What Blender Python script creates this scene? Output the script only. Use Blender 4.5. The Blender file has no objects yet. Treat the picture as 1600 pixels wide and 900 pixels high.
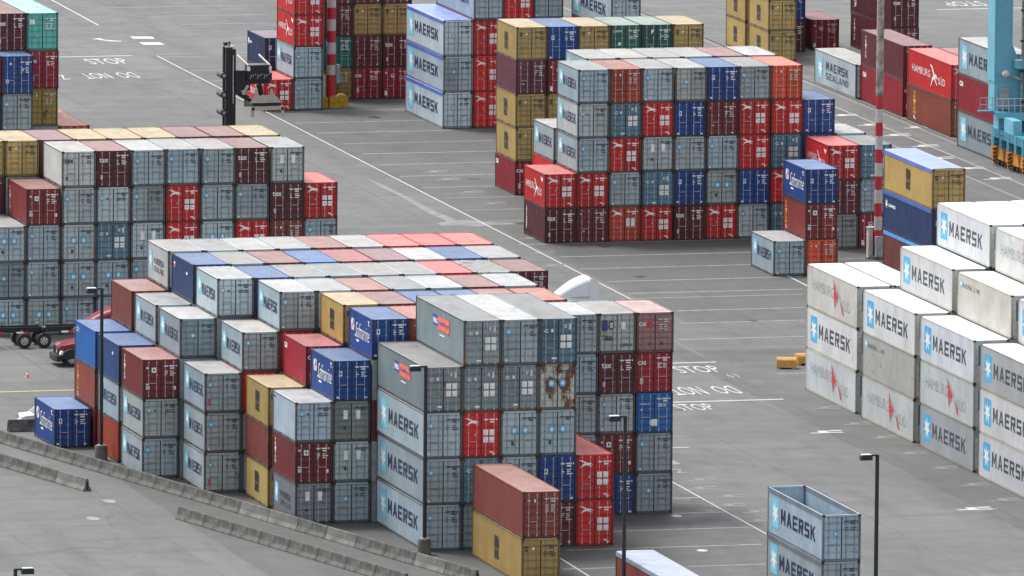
import bpy, bmesh, math, random
from mathutils import Vector, Matrix
R = math.radians
rnd = random.Random(7)
SC = bpy.context.scene
COL = SC.collection
OX, OY = 215.0, 830.0            # yard origin (camera solution was found in a frame with the camera over 0,0)

# ------------------------------------------------------------------ camera
CF, CYAW, CPITCH, CROLL, CH = 19557.0, 0.2579, 0.1320, 0.0091, 119.53
_fw = Vector((math.sin(CYAW)*math.cos(CPITCH), math.cos(CYAW)*math.cos(CPITCH), -math.sin(CPITCH)))
_r = Vector((math.cos(CYAW), -math.sin(CYAW), 0)); _u = _r.cross(_fw)
CR = math.cos(CROLL)*_r + math.sin(CROLL)*_u
CU = -math.sin(CROLL)*_r + math.cos(CROLL)*_u
CP = Vector((-OX, -OY, CH))
cd = bpy.data.cameras.new('camera'); cam = bpy.data.objects.new('camera', cd); COL.objects.link(cam)
cd.sensor_width = 36.0; cd.lens = CF/1600*36.0; cd.clip_start = 5; cd.clip_end = 8000
cam.matrix_world = Matrix(((CR.x, CU.x, -_fw.x, CP.x), (CR.y, CU.y, -_fw.y, CP.y), (CR.z, CU.z, -_fw.z, CP.z), (0, 0, 0, 1)))
SC.camera = cam

def at(px, py, z=0.0):
    """surveyed point of the yard seen at pixel px,py of the 1600x900 photo, at height z"""
    d = _fw*CF + CR*(px-800) - CU*(py-450)
    t = (z-CP.z)/d.z
    p = CP + d*t
    return Vector((p.x, p.y, z))

# ------------------------------------------------------------------ light
SUN_EL, SUN_AZ = R(60), R(-35)    # azimuth measured from +Y towards +X
w = bpy.data.worlds.new('World'); SC.world = w; w.use_nodes = True
nt = w.node_tree; nt.nodes.clear()
wo = nt.nodes.new('ShaderNodeOutputWorld'); bg = nt.nodes.new('ShaderNodeBackground')
sky = nt.nodes.new('ShaderNodeTexSky'); sky.sky_type = 'NISHITA'; sky.sun_disc = False
sky.sun_elevation = SUN_EL; sky.sun_rotation = SUN_AZ; sky.air_density = 1.0; sky.dust_density = 3.0; sky.ozone_density = 1.0
hs = nt.nodes.new('ShaderNodeHueSaturation'); hs.inputs['Saturation'].default_value = 0.22
nt.links.new(sky.outputs[0], hs.inputs['Color']); nt.links.new(hs.outputs[0], bg.inputs[0]); nt.links.new(bg.outputs[0], wo.inputs[0])
bg.inputs[1].default_value = 0.15
sl = bpy.data.lights.new('sun', 'SUN'); sl.energy = 1.5; sl.angle = R(14); sl.color = (1, .97, .92)
so = bpy.data.objects.new('sun', sl); COL.objects.link(so)
sd = Vector((math.sin(SUN_AZ)*math.cos(SUN_EL), math.cos(SUN_AZ)*math.cos(SUN_EL), math.sin(SUN_EL)))
so.rotation_euler = sd.to_track_quat('Z', 'Y').to_euler()
SC.view_settings.view_transform = 'Standard'; SC.view_settings.look = 'None'; SC.view_settings.gamma = 1
SC.view_settings.use_curve_mapping = False; SC.view_settings.exposure = 1.0
SC.cycles.max_bounces = 6; SC.cycles.use_denoising = True

# ------------------------------------------------------------------ materials
def nmat(name):
    m = bpy.data.materials.new(name); m.use_nodes = True
    n = m.node_tree.nodes; return m, n, m.node_tree.links, n['Principled BSDF']
def flat(name, c, rough=.55, metal=0, var=.2, scale=3.0):
    m, n, l, b = nmat(name)
    b.inputs['Roughness'].default_value = rough; b.inputs['Metallic'].default_value = metal
    tc = n.new('ShaderNodeTexCoord'); nz = n.new('ShaderNodeTexNoise'); nz.inputs['Scale'].default_value = scale; nz.inputs['Detail'].default_value = 5
    rp = n.new('ShaderNodeMapRange'); rp.inputs['From Min'].default_value = .3; rp.inputs['From Max'].default_value = .7
    rp.inputs['To Min'].default_value = 1-var; rp.inputs['To Max'].default_value = 1+var
    mx = n.new('ShaderNodeVectorMath'); mx.operation = 'SCALE'; mx.inputs[0].default_value = c
    l.new(tc.outputs['Object'], nz.inputs['Vector']); l.new(nz.outputs[0], rp.inputs[0]); l.new(rp.outputs[0], mx.inputs['Scale'])
    l.new(mx.outputs[0], b.inputs['Base Color'])
    return m
def mixc(n, l, fac, a, b2, typ='MIX'):
    x = n.new('ShaderNodeMix'); x.data_type = 'RGBA'; x.blend_type = typ
    for s, v in ((0, fac), (6, a), (7, b2)):
        if hasattr(v, 'links') or hasattr(v, 'is_linked'): l.new(v, x.inputs[s])
        elif s == 0: x.inputs[0].default_value = v
        else: x.inputs[s].default_value = (*v, 1)
    return x.outputs[2]
def mth(n, l, op, a, b2=None, clamp=False):
    x = n.new('ShaderNodeMath'); x.operation = op; x.use_clamp = clamp
    for i, v in enumerate((a, b2)):
        if v is None: continue
        if hasattr(v, 'is_linked'): l.new(v, x.inputs[i])
        else: x.inputs[i].default_value = v
    return x.outputs[0]
def paint(name, roof=False, rough=.5):
    """weathered coat: colour from the object's own colour, alpha = how rusty it is"""
    m, n, l, b = nmat(name)
    oi = n.new('ShaderNodeObjectInfo'); tc = n.new('ShaderNodeTexCoord')
    sc = n.new('ShaderNodeVectorMath'); sc.operation = 'SCALE'; sc.inputs['Scale'].default_value = 3.7; l.new(oi.outputs['Location'], sc.inputs[0])
    ad = n.new('ShaderNodeVectorMath'); ad.operation = 'ADD'; l.new(tc.outputs['Object'], ad.inputs[0]); l.new(sc.outputs[0], ad.inputs[1])
    def noise(scale, det, st=None, off=0):
        z = n.new('ShaderNodeTexNoise'); z.inputs['Scale'].default_value = scale; z.inputs['Detail'].default_value = det; z.inputs['Roughness'].default_value = .62
        mp = n.new('ShaderNodeMapping'); mp.inputs['Location'].default_value = (off, off*2, off*3)
        if st: mp.inputs['Scale'].default_value = st
        l.new(ad.outputs[0], mp.inputs['Vector']); l.new(mp.outputs[0], z.inputs['Vector'])
        return z.outputs[0]
    def rng(v, a, c, d=0, e=1):
        x = n.new('ShaderNodeMapRange'); l.new(v, x.inputs[0])
        for i, q in enumerate((a, c, d, e)): x.inputs[i+1].default_value = q
        return x.outputs[0]
    col = oi.outputs['Color']
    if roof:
        col = mixc(n, l, .10, col, (.62, .62, .60))  # paler blend: fading, and sky brightness put into the roof colour
    big = rng(noise(.45, 4), .3, .7, .84, 1.12)
    sm = n.new('ShaderNodeVectorMath'); sm.operation = 'SCALE'; l.new(col, sm.inputs[0]); l.new(big, sm.inputs['Scale'])
    dirt = rng(noise(1.6, 6, (1, 1, .35) if not roof else (1, .4, 1), 5), .54 if not roof else .48, .78, 0, .32 if not roof else .42)
    c1 = mixc(n, l, dirt, sm.outputs[0], (.13, .115, .095))
    # vertical streaks
    st = rng(noise(5, 5, (1, 1, .07) if not roof else (1, .12, 1), 11), .54, .74, 0, .22)
    c2 = mixc(n, l, st, c1, (.17, .15, .125))
    # chips of rust
    rn = noise(1.5, 10, (1, 1, .6), 23)
    thr = mth(n, l, 'MULTIPLY', oi.outputs['Alpha'], .30)
    e0 = mth(n, l, 'SUBTRACT', .80, thr)
    df = mth(n, l, 'SUBTRACT', rn, e0)
    rm = mth(n, l, 'MULTIPLY', df, 16.0, True)
    c3 = mixc(n, l, rm, c2, (.15, .055, .022))
    l.new(c3, b.inputs['Base Color'])
    b.inputs['Roughness'].default_value = rough
    rr = rng(noise(2, 4, None, 40), .3, .7, rough-.1, rough+.15); l.new(rr, b.inputs['Roughness'])
    return m
PAINT = paint('weathered_paint'); ROOFP = paint('weathered_skylit_roof_paint', True, .42)
BLACK = flat('rubber_black', (.012, .012, .013), .7); CAST = flat('corner_casting_steel', (.035, .028, .024), .7)
GALV = flat('galvanised_steel', (.42, .42, .41), .45); BARG = flat('grey_painted_bar', (.16, .20, .22), .5)
WHITE = flat('white_decal', (.74, .74, .72)); NAVY = flat('navy_decal', (.012, .02, .07)); STARB = flat('star_blue_decal', (.045, .36, .62))
STARP = flat('star_pale_decal', (.16, .47, .62)); INK = flat('black_decal', (.015, .015, .015)); REDK = flat('red_decal', (.5, .03, .03)); ORNG = flat('orange_decal', (.75, .13, .05))
YEL = flat('yellow_sticker', (.75, .42, .04)); GREYT = flat('grey_letters', (.22, .25, .26)); DBLUE = flat('flag_blue', (.02, .06, .28)); TEALM = flat('machine_teal', (.03, .16, .2))
PALE = flat('pale_marks', (.50, .50, .50)); DKM = flat('dark_marks', (.04, .05, .06))
DMAT = dict(w=WHITE, n=NAVY, s=STARB, p=STARP, k=INK, r=REDK, o=ORNG, y=YEL, g=GREYT, b=DBLUE, l=PALE, d=DKM)

# ------------------------------------------------------------------ mesh helpers
class MB:
    def __init__(s): s.v = []; s.f = []; s.m = []; s.mats = []
    def mi(s, m):
        if m not in s.mats: s.mats.append(m)
        return s.mats.index(m)
    def poly(s, pts, m):
        b = len(s.v); s.v += [tuple(p) for p in pts]; s.f.append(tuple(range(b, b+len(pts)))); s.m.append(s.mi(m)); return s
    def box(s, x0, y0, z0, x1, y1, z1, m, M=None):
        P = [(x0, y0, z0), (x1, y0, z0), (x1, y1, z0), (x0, y1, z0), (x0, y0, z1), (x1, y0, z1), (x1, y1, z1), (x0, y1, z1)]
        if M is not None: P = [tuple(M @ Vector(p)) for p in P]
        b = len(s.v); s.v += P; k = s.mi(m)
        for f in ((0, 3, 2, 1), (4, 5, 6, 7), (0, 1, 5, 4), (1, 2, 6, 5), (2, 3, 7, 6), (3, 0, 4, 7)):
            s.f.append(tuple(b+i for i in f)); s.m.append(k)
        return s
    def tube(s, a, b2, r, m, n=8, r2=None):
        a = Vector(a); b2 = Vector(b2); d = (b2-a).normalized(); u = d.orthogonal().normalized(); v = d.cross(u); r2 = r if r2 is None else r2
        b = len(s.v); k = s.mi(m)
        for p, q in ((a, r), (b2, r2)):
            for i in range(n):
                t = 2*math.pi*i/n; s.v.append(tuple(p+u*q*math.cos(t)+v*q*math.sin(t)))
        for i in range(n):
            j = (i+1) % n; s.f.append((b+i, b+j, b+n+j, b+n+i)); s.m.append(k)
        s.f.append(tuple(b+i for i in range(n))[::-1]); s.m.append(k); s.f.append(tuple(b+n+i for i in range(n))); s.m.append(k)
        return s
    def prism(s, prof, axis, a, b2, m):
        """closed 2D profile swept along an axis; axis 'x': profile is (y,z); 'y': (x,z); 'z': (x,y)"""
        def P(p, t): return (t, p[0], p[1]) if axis == 'x' else ((p[0], t, p[1]) if axis == 'y' else (p[0], p[1], t))
        b = len(s.v); n = len(prof); k = s.mi(m)
        s.v += [P(p, a) for p in prof]+[P(p, b2) for p in prof]
        for i in range(n):
            j = (i+1) % n; s.f.append((b+i, b+j, b+n+j, b+n+i)); s.m.append(k)
        s.f.append(tuple(b+i for i in range(n))[::-1]); s.m.append(k); s.f.append(tuple(b+n+i for i in range(n))); s.m.append(k)
        return s
    def mesh(s, name, off=(0, 0, 0), fixn=True):
        me = bpy.data.meshes.new(name)
        me.from_pydata([(x+off[0], y+off[1], z+off[2]) for x, y, z in s.v], [], s.f)
        for m in s.mats: me.materials.append(m)
        me.polygons.foreach_set('material_index', s.m); me.update()
        if fixn:
            bm = bmesh.new(); bm.from_mesh(me); bmesh.ops.recalc_face_normals(bm, faces=bm.faces); bm.to_mesh(me); bm.free()
        return me
def link(name, me, parent=None, color=None):
    o = bpy.data.objects.new(name, me); COL.objects.link(o)
    if parent is not None: o.parent = parent
    if color: o.color = color
    return o
def tag(o, label=None, cat=None, group=None, kind=None):
    if label: o['label'] = label
    if cat: o['category'] = cat
    if group: o['group'] = group
    if kind: o['kind'] = kind
    return o
def empty(name, loc, rz=0):
    o = bpy.data.objects.new(name, None); COL.objects.link(o); o.location = loc; o.rotation_euler = (0, 0, rz); return o
_tc = {}
def glyphs(s, bold=.03, shear=0.0):
    """flat triangles of a word, normalised to 0..1 x 0..1"""
    k = (s, bold, shear)
    if k in _tc: return _tc[k]
    cu = bpy.data.curves.new('t', 'FONT'); cu.body = s; cu.offset = bold; cu.shear = shear; cu.resolution_u = 2
    o = bpy.data.objects.new('t', cu); COL.objects.link(o); dg = bpy.context.evaluated_depsgraph_get()
    me = bpy.data.meshes.new_from_object(o.evaluated_get(dg))
    V = [(v.co.x, v.co.y) for v in me.vertices]; F = [tuple(p.vertices) for p in me.polygons]
    bpy.data.objects.remove(o); bpy.data.curves.remove(cu); bpy.data.meshes.remove(me)
    x0 = min(v[0] for v in V); x1 = max(v[0] for v in V); y0 = min(v[1] for v in V); y1 = max(v[1] for v in V)
    _tc[k] = ([((x-x0)/(x1-x0), (y-y0)/(y1-y0)) for x, y in V], F); return _tc[k]
class Decal:
    """flat paint shapes in (u,v) metres, put on a wall by a mapping"""
    def __init__(s): s.parts = []
    def poly(s, pts, c, lay=0): s.parts.append((pts, [tuple(range(len(pts)))], c, lay)); return s
    def rect(s, u0, v0, u1, v1, c, lay=0): return s.poly([(u0, v0), (u1, v0), (u1, v1), (u0, v1)], c, lay)
    def rrect(s, u0, v0, u1, v1, c, lay=0, r=.12):
        r = min(r, (u1-u0)*.25); P = []
        for cx, cy, a in ((u1-r, v1-r, 0), (u0+r, v1-r, 90), (u0+r, v0+r, 180), (u1-r, v0+r, 270)):
            for t in (0, 45, 90): P.append((cx+r*math.cos(R(a+t)), cy+r*math.sin(R(a+t))))
        return s.poly(P, c, lay)
    def star(s, cx, cy, rx, ry, c, lay=1):
        for i in range(7):
            a = math.pi/2+2*math.pi*i/7; w2 = .22
            s.poly([(cx, cy), (cx+rx*.42*math.cos(a-w2*2), cy+ry*.42*math.sin(a-w2*2)), (cx+rx*math.cos(a), cy+ry*math.sin(a)), (cx+rx*.42*math.cos(a+w2*2), cy+ry*.42*math.sin(a+w2*2))], c, lay+i*.15)
        return s
    def text(s, t, u0, v0, u1, v1, c, lay=0, bold=.03, shear=0, tilt=0):
        V, F = glyphs(t, bold, shear)
        s.parts.append(([(u0+x*(u1-u0), v0+y*(v1-v0)+tilt*x) for x, y in V], F, c, lay)); return s
    def rot(s, t, u0, v0, u1, v1, c, lay=0, bold=.03):   # turned by 180 degrees
        V, F = glyphs(t, bold, 0)
        s.parts.append(([(u1-x*(u1-u0), v1-y*(v1-v0)) for x, y in V], F, c, lay)); return s
    def block(s, t, u0, v0, u1, v1, c, lay=0, th=.23):
        """squared capitals built from bars on a unit cell"""
        q = th; r_ = lambda a, b2, c2, d: [(a, b2), (c2, b2), (c2, d), (a, d)]
        G = {'M': [r_(0, 0, q*.9, 1), r_(1-q*.9, 0, 1, 1), [(0, 1), (q, 1), (.5+q*.3, .25), (.5-q*.3, .25)], [(1-q, 1), (1, 1), (.5+q*.3, .25), (.5-q*.3, .25)]],
             'A': [[(0, 0), (q, 0), (.5+q*.35, 1), (.5-q*.45, 1)], [(1-q, 0), (1, 0), (.5+q*.5, 1), (.5-q*.35, 1)], r_(.24, .22, .76, .38)],
             'E': [r_(0, 0, q, 1), r_(q, 0, 1, q*.75), r_(q, 1-q*.75, 1, 1), r_(q, .5-q*.36, .88, .5+q*.36)],
             'R': [r_(0, 0, q, 1), r_(q, 1-q*.75, 1, 1), r_(1-q, .42, 1, 1-q*.75), r_(q, .42, 1-q, .42+q*.75), [(.42, .42), (.42+q*1.3, .42), (1, 0), (1-q*1.2, 0)]],
             'S': [r_(0, 1-q*.75, 1, 1), r_(0, .5-q*.36, q, 1-q*.75), r_(q, .5-q*.36, 1, .5+q*.36), r_(1-q, q*.75, 1, .5-q*.36), r_(0, 0, 1, q*.75)],
             'K': [r_(0, 0, q, 1), [(q, .38), (q, .62), (1-q, 1), (1, 1)], [(q*1.5, .45), (q*2.4, .62), (1, 0), (1-q*1.1, 0)]],
             'L': [r_(0, 0, q, 1), r_(q, 0, 1, q*.75)], 'I': [r_(.35, 0, .65, 1)], 'N': [r_(0, 0, q, 1), r_(1-q, 0, 1, 1), [(0, 1), (q, 1), (1, 0), (1-q, 0)]],
             'D': [r_(0, 0, q, 1), r_(q, 0, .85, q*.75), r_(q, 1-q*.75, .85, 1), r_(1-q, .12, 1, .88)], ' ': []}
        n = len(t); w_ = (u1-u0)/(n-(.22*(1))); 
        for i, ch in enumerate(t):
            for k, P in enumerate(G[ch]): s.poly([(u0+w_*(i+x*.78), v0+y*(v1-v0)) for x, y in P], c, lay+k*.12)
        return s
    def build(s, fn, name, off=(0, 0, 0), mats=None):
        mb = MB()
        for V, F, c, lay in s.parts:
            b = len(mb.v); mb.v += [fn(u, v, lay) for u, v in V]; k = mb.mi((mats or DMAT)[c])
            for f in F: mb.f.append(tuple(b+i for i in f)); mb.m.append(k)
        return mb.mesh(name, off, False)

# ------------------------------------------------------------------ containers
CW = 2.438; L20 = 6.058; L40 = 12.192; H86 = 2.591; H96 = 2.896
_cm = {}
def corr(mb, a, b, zlo, zhi, base, depth, plane, m, pitch=.28):
    n = max(4, int(round((b-a)/pitch))); p = (b-a)/n; prof = []
    for i in range(n):
        t = a+i*p; prof += [(t, 0), (t+p*.32, 0), (t+p*.5, depth), (t+p*.82, depth)]
    prof.append((b, 0))
    for (t0, d0), (t1, d1) in zip(prof, prof[1:]):
        if plane == 'x': q = [(base+d0, t0, zlo), (base+d1, t1, zlo), (base+d1, t1, zhi), (base+d0, t0, zhi)]
        elif plane == 'y': q = [(t0, base+d0, zlo), (t1, base+d1, zlo), (t1, base+d1, zhi), (t0, base+d0, zhi)]
        else: q = [(zlo, t0, base-d0), (zhi, t0, base-d0), (zhi, t1, base-d1), (zlo, t1, base-d1)]
        mb.poly(q, m)
def box_parts(L, H, typ='dry'):
    key = (L, H, typ)
    if key in _cm: return _cm[key]
    off = (-CW/2, -L/2, 0); W = CW; P = PAINT; d = {}
    f = MB(); smooth = typ == 'reefer'
    pt = .13
    for x in (0, W-.10):
        for y in (0, L-pt): f.box(x, y, .118, x+.10, y+pt, H-.118, P)
    for x in (-.003, W-.175):
        for y in (-.003, L-.162):
            for z in (0, H-.118): f.box(x, y, z, x+.178, y+.165, z+.118, CAST)
    for x in (0.006, W-.066): f.box(x, pt, H-.085, x+.06, L-pt, H-.012, P); f.box(x, pt, .03, x+.06, L-pt, .165, P)
    if typ == 'open':
        for x in (.0, W-.075): f.box(x, pt, H-.30, x+.075, L-pt, H-.02, P)
    for y in (.004, L-.104): f.box(.175, y, .02, W-.175, y+.10, .165, P)
    hd = MB()
    for y in (.004, L-.104): hd.box(.175, y, H-.125, W-.175, y+.10, H-.006, P)
    for x in (0.004, W-.068): hd.box(x, pt, H-.012, x+.064, L-pt, H-.004, P)
    d['header'] = hd.mesh('header', off)
    f.box(.07, .1, .13, W-.07, L-.1, .16, CAST)
    for yc in ((L/2-1.02, L/2+1.02) if L < 8 else ()):
        f.box(.004-.006, yc-.18, .04, .01, yc+.18, .155, BLACK)
    d['frame'] = f.mesh('frame', off)
    zt = H-.085 if typ != 'open' else H-.30
    for nm, x, dep in (('l', .028, .034), ('r', W-.028, -.034)):
        s = MB()
        if smooth: s.box(x-.01 if nm == 'l' else x-.02, .13, .165, x+.02 if nm == 'l' else x+.01, L-.13, zt, P)
        else: corr(s, pt, L-pt, .165, zt, x, dep, 'x', P)
        d['side_'+nm] = s.mesh('side_wall', off)
    e = MB(); corr(e, .10, W-.10, .165, H-.12, L-.03, -.03, 'y', P); d['end_wall'] = e.mesh('end_wall', off)
    if typ != 'open':
        r = MB()
        if smooth:
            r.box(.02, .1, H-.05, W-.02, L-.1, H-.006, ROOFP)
        else:
            n = int(L/.42)
            ys = [.10+(L-.2)*i/n for i in range(n+1)]
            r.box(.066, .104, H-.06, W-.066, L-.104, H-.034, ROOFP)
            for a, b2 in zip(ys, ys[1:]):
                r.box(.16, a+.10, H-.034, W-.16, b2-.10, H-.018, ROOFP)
            r.poly([(.0, 0, 0)]*3, ROOFP) if 0 else None
        d['roof'] = r.mesh('roof', off)
    if typ == 'reefer':
        m = MB(); m.box(.10, .05, .165, W-.10, .09, H-.12, P)
        m.box(.35, .03, 1.2, W-.35, .06, H-.35, TEALM); m.box(.5, .0, .35, W-.5, .06, 1.05, CAST)
        m.tube((W*.33, .05, 1.9), (W*.33, .015, 1.9), .32, BLACK, 16); m.tube((W*.67, .05, 1.9), (W*.67, .015, 1.9), .32, BLACK, 16)
        m.box(.15, .02, .25, .34, .06, 2.3, GALV)
        d['machinery'] = m.mesh('cooling_unit', off)
    else:
        zl, zh = .165, H-.128
        for nm, x0, x1 in (('dl', .105, 1.212), ('dr', 1.226, W-.105)):
            q = MB(); hp = .035
            q.box(x0, hp+.052, zl, x1, .13, zh, P)
            # face with pressed horizontal bands
            bands = 5; n0 = zl+.06; n1 = zh-.06; bh = (n1-n0)/(bands*2+1); zz = n0
            q.box(x0+.03, hp-.006, zl+.03, x0+.075, hp+.052, zh-.03, P); q.box(x1-.075, hp-.006, zl+.03, x1-.03, hp+.052, zh-.03, P)
            for i in range(bands*2+1):
                if i % 2 == 0: q.box(x0+.075, hp-.010, zz-bh*.18, x1-.075, hp+.052, zz+bh*1.18, P)
                zz += bh
            for a, b2, c, e2 in ((x0-.012, x0+.022, zl-.01, zh+.01), (x1-.022, x1+.006, zl-.01, zh+.01)): q.box(a, hp-.008, c, b2, hp+.02, e2, BLACK)
            q.box(x0, hp-.008, zh-.02, x1, hp+.02, zh+.012, BLACK); q.box(x0, hp-.008, zl-.012, x1, hp+.02, zl+.02, BLACK)
            hx = x0-.03 if nm == 'dl' else x1+.0
            for i in range(4): q.box(hx, hp-.022, zl+.2+i*(zh-zl-.5)/3, hx+.05, hp+.01, zl+.30+i*(zh-zl-.5)/3, P)
            d[nm] = q.mesh('door', off)
        for i, x in enumerate((.40, .93, 1.51, 2.04)):
            for st, bm_ in (('g', GALV), ('k', BARG)):
                b_ = MB(); b_.tube((x, .008, .10), (x, .008, H-.07), .019, bm_, 6)
                for z in (.16, .75, 1.55, H-.2): b_.box(x-.045, -.004, z, x+.045, .02, z+.06, bm_)
                b_.box(x-.02, -.012, 1.02, x+(.30 if i in (0, 2) else -.30), .006, 1.055, bm_)
                d['bar%d%s' % (i, st)] = b_.mesh('locking_bar', off)
    _cm[key] = d; return d

def fend(u, v, lay): return (u, -.006-.003*lay, v)
def fside_fn(L, x=.016):
    return lambda u, v, lay: (x-.003*lay, L-u, v)
def star_sq(D, u0, v0, u1, v1, c='s'):
    D.rrect(u0, v0, u1, v1, c); D.star((u0+u1)/2, (v0+v1)/2, (u1-u0)*.46, (v1-v0)*.44, 'w', 1); return D
def codes(D, H, c='w', n=4, seed=1):
    r = random.Random(seed)
    v = H*.845
    D.rect(1.40, v-.045, 1.66, v+.045, c); D.rect(1.74, v-.045, 2.12, v+.045, c); D.rect(2.18, v-.045, 2.26, v+.045, c); D.rect(1.80, v-.19, 2.08, v-.10, c)
    v = H*.70
    for i in range(n):
        for a, b2 in ((1.44, 1.44+.1*r.randint(1, 3)), (1.80, 1.80+.09*r.randint(2, 4))): D.rect(a, v, b2, v+.06, c)
        v -= .125
    return D
def plates4(D, H, c='w'):
    for u in (1.52, 1.92):
        for v in (.50, .34): D.rect(u-.16, H*v, u+.16, H*v+.33*(H/2.6), c)
    return D
def ribbon(D, pts, ws, c, lay):
    L_ = []; R_ = []
    for k, (x, y) in enumerate(pts):
        a = pts[max(0, k-1)]; b2 = pts[min(len(pts)-1, k+1)]; dx, dy = b2[0]-a[0], b2[1]-a[1]; q = math.hypot(dx, dy) or 1
        nx, ny = -dy/q*ws[k]/2, dx/q*ws[k]/2; L_.append((x+nx, y+ny)); R_.append((x-nx, y-ny))
    for k in range(len(pts)-1): D.poly([R_[k], R_[k+1], L_[k+1], L_[k]], c, lay)
def swoosh(D, cx, cy, s, c, sy=1):
    """two crossing curved blades"""
    for n_, (pts, ws) in enumerate((([(-.95, .85), (-.5, .72), (-.1, .35), (.3, -.1), (.9, -.6)], (.05, .22, .26, .28, .06)), ([(-.8, -.85), (-.35, -.25), (.15, .08), (.6, .12), (1.05, -.12)], (.05, .26, .34, .24, .05)))):
        ribbon(D, [(cx+x*s, cy+y*s*sy) for x, y in pts], [w_*s for w_ in ws], c, 2.5+.2*n_)
    return D
def stack_text(D, t, u, v1, w_, h, c, gap=.25):
    for i, ch in enumerate(t): D.text(ch, u, v1-(i+1)*h-(i*gap*h), u+w_, v1-i*h*(1+gap), c, 0, .02)
    return D
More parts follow.
